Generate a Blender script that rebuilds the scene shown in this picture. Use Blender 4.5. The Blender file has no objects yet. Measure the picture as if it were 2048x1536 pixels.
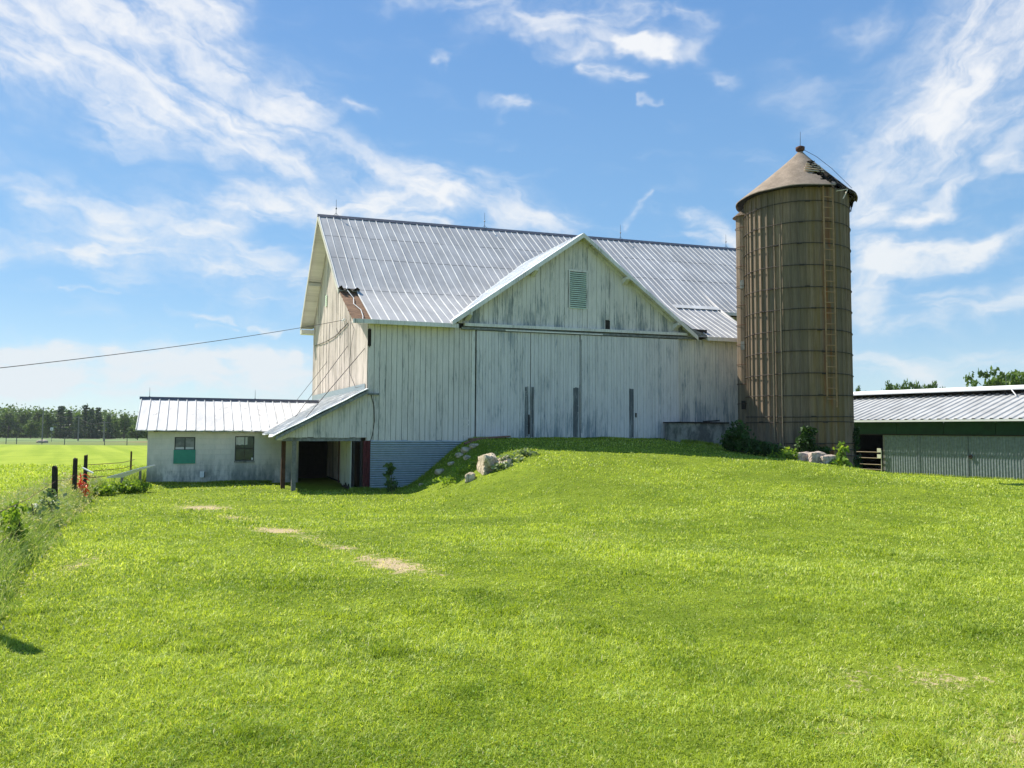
import bpy, math, random
import numpy as np
from mathutils import Vector, Matrix
R = math.radians
random.seed(7); rng = np.random.default_rng(7)
SC = bpy.context.scene
COL = SC.collection

# ------------------------------------------------------------------ camera
cam = bpy.data.cameras.new('camera'); camo = bpy.data.objects.new('camera', cam); COL.objects.link(camo)
cam.sensor_width = 36; cam.lens = 36 * 1530 / 2048
cam.clip_start = .05; cam.clip_end = 6000
PITCH, ROLL, CZ = .0614, .006, 1.65
camo.matrix_world = Matrix.Translation((0, 0, CZ)) @ Matrix.Rotation(math.pi / 2 + PITCH, 4, 'X') @ Matrix.Rotation(ROLL, 4, 'Z')
SC.camera = camo

# ------------------------------------------------------------------ light
SUN_EL = 49.0
SUN_H = Vector((-.81, .58)).normalized()
SUN_DIR = Vector((SUN_H.x * math.cos(R(SUN_EL)), SUN_H.y * math.cos(R(SUN_EL)), math.sin(R(SUN_EL))))
sun = bpy.data.lights.new('sun', 'SUN'); suno = bpy.data.objects.new('sun', sun); COL.objects.link(suno)
sun.energy = 5.0; sun.angle = R(.55); sun.color = (1.0, .94, .83)
suno.rotation_euler = SUN_DIR.to_track_quat('Z', 'Y').to_euler()
SC.view_settings.view_transform = 'Standard'; SC.view_settings.look = 'None'
SC.view_settings.exposure = 0.72; SC.view_settings.gamma = 1
SC.cycles.max_bounces = 7; SC.cycles.diffuse_bounces = 3; SC.cycles.transmission_bounces = 5; SC.cycles.transparent_max_bounces = 8


# ------------------------------------------------------------------ node helper
class NT:
    def __init__(s, tree): s.t = tree; s.n = tree.nodes; s.l = tree.links
    def new(s, ty, **kw):
        n = s.n.new(ty)
        for k, v in kw.items(): setattr(n, k, v)
        return n
    def put(s, sock, v):
        if v is None: return
        if hasattr(v, 'is_output') or hasattr(v, 'links'): s.l.new(v, sock)
        else:
            if sock.type in ('RGBA',) and isinstance(v, (tuple, list)) and len(v) == 3: v = (*v, 1)
            sock.default_value = v
    def m(s, op, a, b=None, c=None, clamp=False):
        n = s.new('ShaderNodeMath', operation=op, use_clamp=clamp)
        for i, v in enumerate((a, b, c)): s.put(n.inputs[i], v)
        return n.outputs[0]
    def vm(s, op, a, b=None, out=0, scale=None):
        n = s.new('ShaderNodeVectorMath', operation=op); s.put(n.inputs[0], a); s.put(n.inputs[1], b)
        if scale is not None: s.put(n.inputs['Scale'], scale)
        return n.outputs[out]
    def mix(s, f, a, b, mode='MIX'):
        n = s.new('ShaderNodeMix', data_type='RGBA', blend_type=mode)
        s.put(n.inputs[0], f); s.put(n.inputs[6], a); s.put(n.inputs[7], b); return n.outputs[2]
    def ramp(s, f, lo, hi, a=0., b=1.):
        n = s.new('ShaderNodeMapRange', interpolation_type='SMOOTHSTEP'); n.clamp = True
        for i, v in enumerate((f, lo, hi, a, b)): s.put(n.inputs[i], v)
        return n.outputs[0]
    def noise(s, vec, scale, detail=3, rough=.55, dist=0, out=0):
        n = s.new('ShaderNodeTexNoise'); s.put(n.inputs['Vector'], vec)
        n.inputs['Scale'].default_value = scale; n.inputs['Detail'].default_value = detail
        n.inputs['Roughness'].default_value = rough; n.inputs['Distortion'].default_value = dist
        return n.outputs[out]
    def vor(s, vec, scale, feature='F1', out=0):
        n = s.new('ShaderNodeTexVoronoi', feature=feature); s.put(n.inputs['Vector'], vec); n.inputs['Scale'].default_value = scale
        return n.outputs[out]
    def obj(s): return s.new('ShaderNodeTexCoord').outputs['Object']
    def sep(s, v):
        n = s.new('ShaderNodeSeparateXYZ'); s.put(n.inputs[0], v); return n.outputs
    def comb(s, x, y, z):
        n = s.new('ShaderNodeCombineXYZ')
        for i, v in enumerate((x, y, z)): s.put(n.inputs[i], v)
        return n.outputs[0]
    def mul(s, v, k): return s.vm('MULTIPLY', v, k)
    def attr(s, name, out='Fac'):
        n = s.new('ShaderNodeAttribute', attribute_name=name); return n.outputs[out]


def material(name, build, rough=.8, metal=0., spec=.3):
    mt = bpy.data.materials.new(name); mt.use_nodes = True
    t = NT(mt.node_tree); t.n.clear()
    o = t.new('ShaderNodeOutputMaterial'); b = t.new('ShaderNodeBsdfPrincipled')
    t.l.new(b.outputs[0], o.inputs[0])
    b.inputs['Roughness'].default_value = rough; b.inputs['Metallic'].default_value = metal
    b.inputs['Specular IOR Level'].default_value = spec
    t.b = b; t.o = o
    r = build(t)
    if r is not None: t.put(b.inputs['Base Color'], r)
    return mt


def bump(t, h, dist=.01, strength=.6):
    n = t.new('ShaderNodeBump'); n.inputs['Distance'].default_value = dist; n.inputs['Strength'].default_value = strength
    t.put(n.inputs['Height'], h); t.l.new(n.outputs[0], t.b.inputs['Normal'])


# ------------------------------------------------------------------ sky
def pix_dir(px, py):
    X, Y = px - 1024, py - 768
    c, s = math.cos(ROLL), math.sin(ROLL)
    x, y = (X * c + Y * s) / 1530, (-X * s + Y * c) / 1530
    c, s = math.cos(PITCH), math.sin(PITCH)
    d = Vector((x, c + s * y, s - c * y)).normalized()
    return math.atan2(d.x, d.y), math.asin(d.z)

world = bpy.data.worlds.new('World'); SC.world = world; world.use_nodes = True
w = NT(world.node_tree); w.n.clear()
sky = w.new('ShaderNodeTexSky', sky_type='NISHITA'); sky.sun_disc = False
sky.sun_elevation = R(SUN_EL); sky.sun_rotation = math.atan2(SUN_H.x, SUN_H.y)
sky.air_density = 1.0; sky.dust_density = .15; sky.ozone_density = 1.3
dirv = w.new('ShaderNodeTexCoord').outputs['Generated']
dx, dy, dz = w.sep(dirv)
az = w.m('ARCTAN2', dx, dy); el = w.m('ARCSINE', dz)
P0 = w.comb(az, el, 0.)
wn = w.noise(w.mul(P0, (1, 1.6, 1)), 5.0, 3, .55, 0, 1)
wn2 = w.noise(w.mul(P0, (1, 1.6, 1)), 17.0, 3, .6, 0, 1)
wp = w.vm('ADD', P0, w.mul(w.vm('SUBTRACT', wn, (.5, .5, .5)), (.085, .055, 0)))
wp = w.vm('ADD', wp, w.mul(w.vm('SUBTRACT', wn2, (.5, .5, .5)), (.05, .04, 0)))
CLOUDS = [  # x0,y0,x1,y1 (as seen from the meadow), width, strength, fibre set
    (-300, -40, 420, 40, 95, .95, 0), (-100, 90, 470, 140, 85, .85, 0), (230, 200, 600, 230, 75, 1.0, 0), (420, 270, 640, 330, 45, .85, 0),
    (640, 290, 900, 380, 48, .75, 0), (860, 370, 1110, 450, 46, .8, 0), (950, 360, 1060, 420, 30, .6, 0), (470, 400, 880, 410, 34, .85, 1), (650, 430, 860, 450, 28, .7, 1),
    (-200, 490, 330, 515, 26, .75, 1), (260, 500, 620, 570, 60, .6, 1), (100, 400, 420, 440, 80, .5, 0), (-100, 300, 200, 380, 60, .3, 0), (330, 470, 520, 440, 30, .35, 1), (320, 622, 460, 640, 7, .5, 1), (110, 578, 240, 585, 5, .35, 1), (395, 650, 470, 655, 5, .4, 1), (500, 650, 560, 660, 7, .5, 1),
    (-400, 730, 700, 745, 42, 1.5, 1), (-400, 684, 600, 712, 22, 1.5, 1), (-300, 770, 600, 760, 26, 1.2, 1),
    (780, 5, 1000, 25, 24, .5, 1), (940, 55, 1290, 25, 38, .55, 1), (1100, 90, 1400, 95, 28, .55, 0), (1230, 95, 1330, 105, 18, .95, 1), (1150, 145, 1275, 160, 15, .85, 1), (1330, 20, 1420, 30, 22, .6, 1), (1270, 208, 1335, 206, 6, .6, 1),
    (960, 185, 1050, 212, 14, .5, 1), (1090, 130, 1180, 115, 14, .35, 1), (1440, 145, 1470, 150, 18, .4, 1), (1560, 180, 1640, 240, 45, .3, 0), (870, 120, 900, 125, 10, .45, 1), (1040, 85, 1060, 100, 18, .6, 1),
    (2040, -60, 1860, 250, 115, 1.0, 2), (1980, 200, 1730, 360, 75, .8, 2), (2200, 100, 2000, 260, 90, .7, 2), (1750, 30, 1700, 60, 40, .45, 2),
    (1930, 370, 1830, 440, 22, .8, 2), (1830, 440, 1720, 420, 26, .6, 1), (1730, 505, 1950, 500, 30, .85, 1), (1950, 500, 2100, 440, 24, .5, 2), (1790, 530, 1720, 600, 40, .75, 2), (1960, 500, 1850, 545, 22, .6, 2),
    (1400, 430, 1470, 485, 26, .85, 1), (1385, 470, 1430, 490, 18, .6, 1), (1290, 390, 1255, 450, 9, .8, 2), (1745, 640, 2200, 600, 38, .5, 1), (1720, 735, 2200, 715, 45, .55, 1), (2000, 330, 2100, 345, 18, .5, 1),
    (700, 205, 745, 225, 10, .4, 1), (1200, 560, 1400, 520, 60, .15, 1), (1500, 330, 1560, 340, 30, .1, 1),
]
sets = {0: None, 1: None, 2: None}
for (x0, y0, x1, y1, wd, st, fs) in CLOUDS:
    a = Vector((*pix_dir(x0, y0), 0)); b_ = Vector((*pix_dir(x1, y1), 0)); ba = b_ - a
    pa = w.vm('SUBTRACT', wp, tuple(a))
    h = w.m('DIVIDE', w.vm('DOT_PRODUCT', pa, tuple(ba), out=1), ba.length_squared, clamp=True)
    d = w.vm('DISTANCE', pa, w.vm('SCALE', tuple(ba), scale=h), out=1)
    g = w.m('DIVIDE', d, wd / 1530 * .95)
    g = w.m('EXPONENT', w.m('MULTIPLY', w.m('MULTIPLY', g, g), -1.0))
    g = w.m('MULTIPLY', g, st)
    sets[fs] = g if sets[fs] is None else w.m('MAXIMUM', sets[fs], g)

def fibre(ang, k, seed, rough=.55):
    c, s = math.cos(ang), math.sin(ang)
    sx = w.vm('DOT_PRODUCT', wp, (c, s, 0), out=1); sy = w.vm('DOT_PRODUCT', wp, (-s, c, 0), out=1)
    return w.noise(w.comb(w.m('MULTIPLY', sx, 1.0), w.m('MULTIPLY', sy, k), seed), 11.0, 8, rough, .25)
f0 = fibre(R(-24), 3.6, 1.3); f1 = fibre(R(-2), 3.2, 4.1); f2 = fibre(R(48), 3.4, 7.7)
lump = w.noise(P0, 26, 5, .65, .6)
tot = None
for k, f in ((0, f0), (1, f1), (2, f2)):
    dens = w.m('MULTIPLY', sets[k], w.ramp(w.m('ADD', w.m('MULTIPLY', f, .72), w.m('MULTIPLY', lump, .28)), .20, .74, .12, 1.12))
    tot = dens if tot is None else w.m('ADD', tot, dens)
veil = w.m('MULTIPLY', w.ramp(f1, .42, .75), w.ramp(el, .55, .02, .14, .36))
tot = w.m('ADD', tot, veil)
tot = w.ramp(tot, .03, 1.10, 0., .95)
hz = w.ramp(el, .34, -.02, 0., 1.)
skc = w.mix(1.0, sky.outputs[0], (.90, .98, 1.04), 'MULTIPLY')
clc = w.mix(w.ramp(el, .0, .4), (4.8, 5.2, 5.5), (5.7, 5.8, 5.95))
grad = w.mix(w.ramp(el, -.02, .20), (3.3, 4.5, 5.1), (1.45, 2.95, 4.8))
grad = w.mix(w.ramp(el, .16, .62), grad, (.85, 2.05, 4.3))
skc = w.mix(.75, skc, grad)
colr = w.mix(tot, skc, clc)
bg = w.new('ShaderNodeBackground'); w.put(bg.inputs[0], colr); bg.inputs[1].default_value = .1
wo = w.new('ShaderNodeOutputWorld'); w.l.new(bg.outputs[0], wo.inputs[0])
world.cycles.sampling_method = 'MANUAL'; world.cycles.sample_map_resolution = 512


# ------------------------------------------------------------------ mesh helpers
class MB:
    def __init__(s): s.v = []; s.f = []; s.t = []; s.m = []
    def add(s, vs, fs, tone=.5, mi=0):
        o = len(s.v); s.v += [tuple(p) for p in vs]
        for f in fs: s.f.append(tuple(i + o for i in f)); s.t.append(tone); s.m.append(mi)
    def hexa(s, p, tone=.5, mi=0):  # 8 corners: bottom ring 0-3, top ring 4-7
        s.add(p, [(3, 2, 1, 0), (4, 5, 6, 7), (0, 1, 5, 4), (1, 2, 6, 5), (2, 3, 7, 6), (3, 0, 4, 7)], tone, mi)
    def box(s, x0, x1, y0, y1, z0, z1, tone=.5, mi=0):
        s.hexa([(x0, y0, z0), (x1, y0, z0), (x1, y1, z0), (x0, y1, z0), (x0, y0, z1), (x1, y0, z1), (x1, y1, z1), (x0, y1, z1)], tone, mi)
    def prism(s, poly, off, tone=.5, mi=0):  # polygon of 3D points extruded by off
        n = len(poly); off = Vector(off); q = [Vector(p) for p in poly]
        vs = q + [p + off for p in q]
        s.add(vs, [tuple(range(n))[::-1], tuple(range(n, 2 * n))] + [(i, (i + 1) % n, (i + 1) % n + n, i + n) for i in range(n)], tone, mi)
    def beam(s, a, b, wx, wz, tone=.5, mi=0, up=(0, 0, 1)):
        a, b = Vector(a), Vector(b); d = (b - a).normalized(); x = d.cross(Vector(up))
        if x.length < 1e-4: x = Vector((1, 0, 0))
        x.normalize(); z = x.cross(d)
        x *= wx / 2; z *= wz / 2
        s.hexa([a - x - z, a + x - z, a + x + z, a - x + z, b - x - z, b + x - z, b + x + z, b - x + z], tone, mi)
    def tube(s, pts, r, n=6, tone=.5, mi=0, cap=True):
        pts = [Vector(p) for p in pts]; rings = []; ref = Vector((0, 0, 1))
        rr = r if isinstance(r, (list, tuple)) else [r] * len(pts)
        for i, p in enumerate(pts):
            d = (pts[min(i + 1, len(pts) - 1)] - pts[max(i - 1, 0)]).normalized()
            x = d.cross(ref)
            if x.length < .05: x = d.cross(Vector((1, 0, 0)))
            x.normalize(); y = d.cross(x)
            rings.append([p + (x * math.cos(2 * math.pi * k / n) + y * math.sin(2 * math.pi * k / n)) * rr[i] for k in range(n)])
        vs = [q for r_ in rings for q in r_]; fs = []
        for i in range(len(pts) - 1):
            for k in range(n): fs.append((i * n + k, i * n + (k + 1) % n, (i + 1) * n + (k + 1) % n, (i + 1) * n + k))
        if cap: fs += [tuple(range(n))[::-1], tuple(range((len(pts) - 1) * n, len(pts) * n))]
        s.add(vs, fs, tone, mi)
    def build(s, name, mats, parent=None, smooth=False):
        me = bpy.data.meshes.new(name); me.from_pydata(s.v, [], s.f)
        for m_ in (mats if isinstance(mats, (list, tuple)) else [mats]): me.materials.append(m_)
        me.polygons.foreach_set('material_index', s.m)
        if smooth: me.polygons.foreach_set('use_smooth', [True] * len(s.f))
        at = me.attributes.new('tone', 'FLOAT', 'FACE'); at.data.foreach_set('value', s.t)
        me.update()
        o = bpy.data.objects.new(name, me); COL.objects.link(o)
        if parent: o.parent = parent
        return o


def pieces(name, mb, mats, parent, smooth=False):
    n = len(mb.v); root = list(range(n))
    def find(a):
        while root[a] != a: root[a] = root[root[a]]; a = root[a]
        return a
    for f in mb.f:
        for k in f[1:]: root[find(k)] = find(f[0])
    grp = {}
    for i, f in enumerate(mb.f): grp.setdefault(find(f[0]), []).append(i)
    out = []
    for ids in grp.values():
        m2 = MB(); mp = {}
        for i in ids:
            g = []
            for k in mb.f[i]:
                if k not in mp: mp[k] = len(m2.v); m2.v.append(mb.v[k])
                g.append(mp[k])
            m2.f.append(tuple(g)); m2.t.append(mb.t[i]); m2.m.append(mb.m[i])
        out.append(m2.build(name, mats, parent, smooth))
    return out


def fast_mesh(name, verts, loops, starts, totals, mat, tone=None, tname='tone', dom='POINT'):
    me = bpy.data.meshes.new(name)
    me.vertices.add(len(verts)); me.vertices.foreach_set('co', np.asarray(verts, np.float32).ravel())
    me.loops.add(len(loops)); me.loops.foreach_set('vertex_index', np.asarray(loops, np.int32))
    me.polygons.add(len(starts)); me.polygons.foreach_set('loop_start', np.asarray(starts, np.int32))
    me.polygons.foreach_set('loop_total', np.asarray(totals, np.int32))
    for m_ in (mat if isinstance(mat, (list, tuple)) else [mat]): me.materials.append(m_)
    if tone is not None:
        at = me.attributes.new(tname, 'FLOAT', dom); at.data.foreach_set('value', np.asarray(tone, np.float32))
    me.update(calc_edges=True)
    return me


def link(name, me, parent=None):
    o = bpy.data.objects.new(name, me); COL.objects.link(o)
    if parent: o.parent = parent
    return o

def thing(name, label, cat, loc=(0, 0, 0), rz=0, group=None):
    o = bpy.data.objects.new(name, None); COL.objects.link(o); o.location = loc; o.rotation_euler = (0, 0, rz)
    o.empty_display_size = .3
    return tag(o, label, cat, group)

def tag(o, label, cat, group=None, kind=None):
    o['label'] = label; o['category'] = cat
    if group: o['group'] = group
    if kind: o['kind'] = kind
    return o

def structure(o, label=None):
    o['kind'] = 'structure'
    if label: o['label'] = label
    return o

def copy_tree(o, parent=None):
    c = o.copy(); COL.objects.link(c); c.parent = parent
    for ch in list(o.children): copy_tree(ch, c)
    return c


# ------------------------------------------------------------------ materials
def painted_boards(name, paint, weather, amount=.5, board=.2, lines=0.0, rough=.85, low=None, seed=0., axis='x'):
    """Old whitewashed boards: paint flaked off in vertical runs, grey wood below."""
    def b(t):
        p = t.obj(); x, y, z = t.sep(p)
        along = x if axis == 'x' else y
        q = t.comb(along, seed, z)
        tone = t.attr('tone')
        qt = t.vm('ADD', q, t.comb(t.m('MULTIPLY', tone, 17.0), 0., t.m('MULTIPLY', tone, 9.0)))
        runs = t.noise(t.mul(qt, (1, 1, .035)), 34, 6, .7, .2)
        big = t.noise(t.mul(q, (1, 1, .55)), .62, 3, .6)
        mid = t.noise(t.mul(q, (1, 1, .3)), 2.6, 4, .6)
        fac = t.m('ADD', t.m('MULTIPLY', runs, .62), t.m('ADD', t.m('MULTIPLY', big, .28), t.m('MULTIPLY', mid, .34)))
        fac = t.m('ADD', fac, t.m('MULTIPLY', t.m('SUBTRACT', tone, .5), .07))
        if low: fac = t.m('ADD', fac, t.ramp(z, low[1], low[0], 0., low[2]))
        bare = t.ramp(fac, .735 - .13 * amount, .80 - .10 * amount, 0., 1.)
        dirt = t.ramp(t.m('ADD', t.m('MULTIPLY', mid, .5), t.m('MULTIPLY', big, .5)), .36, .68, 0., 1.)
        grain = t.noise(t.mul(qt, (1, 1, .03)), 60, 4, .7)
        c = t.mix(t.m('MULTIPLY', dirt, .55), paint, tuple(.70 * a + .0 for a in paint))
        c = t.mix(t.ramp(grain, .40, .66, 0., .50), c, tuple(.60 * a for a in paint))
        st = t.noise(t.mul(q, (1, 1, .02)), 9., 4, .7)
        c = t.mix(t.ramp(st, .50, .66, 0., .45), c, tuple(.62 * a for a in paint))
        c = t.mix(t.ramp(t.m('MULTIPLY', tone, 1.), 0., 1., 0., .22), c, tuple(.72 * a for a in paint))
        wd = t.mix(grain, tuple(.55 * a for a in weather), tuple(1.5 * a for a in weather))
        c = t.mix(t.m('MULTIPLY', bare, .85), c, wd)
        ck = t.noise(t.mul(qt, (1, 1, .018)), 75, 4, .75, .1)
        ckm = t.m('MULTIPLY', t.ramp(ck, .56, .66), t.ramp(t.m('ADD', mid, t.m('MULTIPLY', tone, .12)), .40, .62, .25, .95))
        c = t.mix(t.m('MULTIPLY', ckm, .35 + .6 * amount), c, tuple(.5 * a for a in weather))
        nails = t.noise(t.mul(q, (1, 1, .7)), 13, 2, .5)
        c = t.mix(t.ramp(nails, .74, .78, 0., .7), c, (.07, .065, .06))
        bump(t, t.m('ADD', grain, t.m('MULTIPLY', bare, -.6)), .004, .5)
        return c
    return material(name, b, rough)

def plain(name, col, rough=.8, metal=0., var=.25, scale=6., spec=.3, bmp=True):
    def b(t):
        n = t.noise(t.obj(), scale, 5, .6)
        n2 = t.noise(t.obj(), scale * 9, 3, .6)
        f = t.m('ADD', t.m('MULTIPLY', n, .6), t.m('MULTIPLY', n2, .4))
        if bmp: bump(t, n2, .004, .3)
        return t.mix(t.ramp(f, .3, .7), tuple(c * (1 - var) for c in col), tuple(min(1, c * (1 + var)) for c in col))
    return material(name, b, rough, metal, spec)

PAINT = (.70, .70, .61)
M_front = painted_boards('weathered_white_boards', (.79, .735, .69), (.18, .21, .21), .46, seed=1.)
M_gable = painted_boards('flaking_gable_boards', (.84, .78, .72), (.17, .21, .22), .48, low=(4.4, 6.2, .075), seed=5.)
M_door = painted_boards('pale_blue_white_door_boards', (.80, .76, .745), (.22, .27, .31), .70, low=(0, 1.9, .04), seed=9.)
M_side = painted_boards('weathered_side_boards', (.70, .60, .53), (.29, .245, .21), .95, seed=13., axis='y')  # warm off-white paint of the side wall, worn to bare wood
M_trimw = painted_boards('white_trim', (.86, .82, .78), (.22, .20, .18), .5, seed=3.)
M_lowb = plain('bare_grey_wood', (.20, .21, .21), .9, var=.5, scale=9)
M_dark = plain('interior_wood_and_gap_shade', (.035, .032, .028), .95, var=.3)  # near-black for interiors, also standing in for shade in gaps and openings
M_brownwood = None

def sheath(t):
    p = t.obj(); x, y, z = t.sep(p); tone = t.attr('tone')
    g = t.noise(t.comb(t.m('MULTIPLY', x, 2.5), t.m('MULTIPLY', y, 22.), t.m('MULTIPLY', tone, 8.)), 1.6, 5, .65)
    return t.mix(t.ramp(g, .3, .72), (.075, .035, .018), (.34, .19, .10))
M_sheath = material('exposed_brown_sheathing', sheath, .85)

def metal_roof(name, base, rust=.4, seams=(), rough=.42, dirt=.5, met=.3, spec=.5):
    def b(t):
        p = t.obj(); x, y, z = t.sep(p)
        n = t.noise(t.mul(p, (1, .45, .45)), 1.3, 5, .65)
        n2 = t.noise(t.mul(p, (1, .5, .5)), 5.5, 5, .7, .4)
        n3 = t.noise(p, 30, 3, .6)
        c = t.mix(t.ramp(n, .3, .72), tuple(v * .82 for v in base), tuple(min(1, v * 1.12) for v in base))
        c = t.mix(t.m('MULTIPLY', t.ramp(n3, .4, .7), .18), c, tuple(v * .65 for v in base))
        sp = t.ramp(t.m('ADD', t.m('MULTIPLY', n2, .8), t.m('MULTIPLY', n, .25)), .665 - .03 * dirt, .74)
        c = t.mix(t.m('MULTIPLY', sp, .75), c, (.20, .17, .15))
        r = t.noise(t.mul(p, (1.2, .6, .6)), 3.1, 4, .6)
        c = t.mix(t.m('MULTIPLY', t.ramp(r, .70, .76), rust), c, (.30, .14, .08))
        for sv in seams:
            wob = t.m('ADD', y, t.m('MULTIPLY', t.m('SUBTRACT', t.noise(t.mul(p, (1, 0, 0)), 1.2, 2), .5), .10))
            line = t.ramp(t.m('ABSOLUTE', t.m('SUBTRACT', wob, sv)), .022, .045, 1., 0.)
            gate = t.ramp(t.noise(t.mul(p, (1, .2, 0)), 1.9, 2), .36, .5, .15, .75)
            c = t.mix(t.m('MULTIPLY', line, gate), c, tuple(v * .3 for v in base))
        if spec > .2: bump(t, n, .03, .25)
        return c
    return material(name, b, rough, met, spec)

M_roof = metal_roof('galvanised_roof_panels', (.43, .42, .41), .5, (6.6, 4.9, 2.55), .55, .5, .2, .35)
M_rib = metal_roof('bright_roof_ribs', (.64, .64, .63), .1, (), .7, .5, 0., .1)  # paler than the panels: sun catching the ribs is put into their colour
M_dormer = metal_roof('bright_dormer_roof', (.97, .96, .94), .03, (), 1., -.6, 0., 0.)
M_shedroof = metal_roof('pale_shed_roof', (.72, .70, .68), .2, (), .8, 3.2, .0, .15)
M_poleroof = metal_roof('pole_barn_roof', (.42, .42, .41), .1, (), .8, .2, .0, .1)
M_ridgecap = plain('dark_ridge_cap', (.12, .12, .14), .5, .4)
M_steel = plain('corrugated_steel', (.36, .41, .43), .38, .55, var=.12)
M_corr2 = plain('weathered_wall_sheets', (.18, .215, .235), .5, .1, var=.3)
M_greenp = plain('green_wall_sheets', (.010, .045, .022), .6, .0, var=.3, scale=2)
M_red = plain('faded_red_paint', (.09, .018, .018), .85, var=.5, scale=12)
M_redbrown = plain('red_brown_post', (.085, .04, .025), .85, var=.4)
M_greywood = plain('grey_post_wood', (.19, .185, .17), .9, var=.35, scale=14)
M_black = plain('black_weathered_wood', (.028, .022, .018), .9, var=.5, scale=20)
M_wire = plain('dark_wire', (.05, .045, .045), .6, .3)
M_rod = plain('grey_rod', (.13, .14, .16), .5, .5)
M_rust = plain('rusted_iron', (.10, .045, .03), .85, .2, var=.5)
M_slat = plain('pale_bare_slats', (.72, .60, .48), .8)
M_hoop = plain('dark_hoop_iron', (.055, .042, .035), .8, .2, var=.4)
M_rodb = plain('brownish_rod', (.27, .21, .14), .7, .1)
M_pipe = plain('galvanised_rod', (.45, .43, .36), .5, .3)
M_stone = plain('pale_field_stone', (.43, .36, .28), .95, var=.35, scale=7)
M_stonepink = plain('pinkish_field_stone', (.50, .41, .36), .95, var=.3, scale=6)
M_greenboard = plain('green_painted_board', (.055, .27, .19), .7, var=.08)
M_frame = plain('dark_window_frame', (.035, .04, .04), .7)
M_curtain = plain('white_curtain', (.62, .62, .60), .9, var=.1)
M_vent = plain('pale_vent_box', (.80, .85, .92), .6)
M_orange = plain('orange_plastic', (.90, .10, .03), .5, var=.15)
M_white = plain('white_sheet', (.80, .80, .78), 1., var=.06, spec=0., bmp=False)
M_shutter = plain('pale_green_slats', (.62, .72, .58), .7, var=.15)
M_plank = plain('brown_plank', (.26, .15, .10), .9, var=.3)
M_yellowpaper = plain('pale_tag', (.65, .62, .50), .8)

def glass(t):
    n = t.noise(t.obj(), 3., 3, .5)
    return t.mix(t.ramp(n, .35, .65), (.012, .03, .045), (.035, .07, .06))
M_glass = material('dark_window_glass', glass, .12, 0, .6)
def glass2(t):
    n = t.noise(t.obj(), 4., 3, .5)
    return t.mix(t.ramp(n, .35, .65), (.10, .115, .12), (.24, .25, .25))
M_glass2 = material('dusty_window_glass', glass2, .3, 0, .6)

def block(t):
    p = t.obj(); x, y, z = t.sep(p)
    br = t.new('ShaderNodeTexBrick'); t.put(br.inputs['Vector'], t.comb(x, z, 0.))
    br.inputs['Scale'].default_value = 1.; br.inputs['Brick Width'].default_value = .42; br.inputs['Row Height'].default_value = .205
    br.inputs['Mortar Size'].default_value = .010; br.inputs['Mortar Smooth'].default_value = .6
    br.inputs['Color1'].default_value = (.76, .70, .64, 1); br.inputs['Color2'].default_value = (.72, .68, .62, 1); br.inputs['Mortar'].default_value = (.68, .63, .58, 1)
    n = t.noise(t.mul(p, (1, 1, .5)), 1.7, 6, .65); n2 = t.noise(t.mul(p, (1, 1, .25)), 7., 5, .7)
    c = t.mix(t.ramp(n, .35, .7, 0., .35), br.outputs[0], (.36, .38, .34))
    lowf = t.m('MULTIPLY', t.ramp(z, -.55, -1.5), t.ramp(t.m('ADD', t.m('MULTIPLY', n, .6), t.m('MULTIPLY', n2, .5)), .42, .66))
    c = t.mix(t.m('MULTIPLY', lowf, .8), c, (.15, .18, .17))
    c = t.mix(t.m('MULTIPLY', t.ramp(n2, .62, .72), t.ramp(z, -.2, -1.2)), c, (.09, .12, .10))
    bump(t, t.m('ADD', t.m('MULTIPLY', br.outputs[1], -1.), t.m('MULTIPLY', n2, .4)), .008, .6)
    return c
M_block = material('painted_block_wall', block, .9)

def stave(t):
    p = t.obj(); x, y, z = t.sep(p); tone = t.attr('tone')
    a = t.m('ARCTAN2', y, x)
    q = t.comb(t.m('MULTIPLY', a, 2.15), 0., z)
    st = t.noise(t.mul(q, (1, 1, .05)), 5., 6, .7)
    st2 = t.noise(t.mul(q, (1, 1, .08)), 17., 5, .7)
    n = t.noise(t.mul(q, (1, 1, .5)), .8, 4, .6)
    sp = t.noise(q, 40, 3, .6)
    c = t.mix(t.ramp(t.m('ADD', t.m('MULTIPLY', st, .55), t.m('MULTIPLY', st2, .5)), .38, .68), (.165, .112, .072), (.345, .245, .165))
    c = t.mix(t.m('MULTIPLY', t.ramp(n, .35, .7), .45), c, (.17, .15, .10))
    c = t.mix(t.ramp(tone, 0.2, 1., 0., .50), c, (.12, .10, .075))
    c = t.mix(t.ramp(sp, .45, .7, 0., .25), c, (.13, .11, .08))
    # rust and ochre runs of the ladder's iron
    la = R(LADDER_A)
    da = t.m('ABSOLUTE', t.m('SUBTRACT', a, la))
    och = t.m('MULTIPLY', t.ramp(da, .62, .10), t.ramp(t.noise(t.mul(q, (1, 1, .06)), 4.2, 4, .6), .38, .64))
    c = t.mix(t.m('MULTIPLY', och, .55), c, (.24, .15, .035))
    rs = t.m('MULTIPLY', t.ramp(da, .13, .05), t.ramp(t.noise(t.mul(q, (1, 1, .25)), 1.6, 3, .6), .40, .55))
    rs = t.m('MULTIPLY', rs, t.ramp(z, 9.6, 8.2, .35, 1.))
    c = t.mix(t.m('MULTIPLY', rs, .95), c, (.30, .10, .03))
    bump(t, t.m('ADD', sp, st2), .006, .5)
    return c
LADDER_A = -77.0
M_stave = material('stained_concrete_staves', stave, .92)

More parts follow.
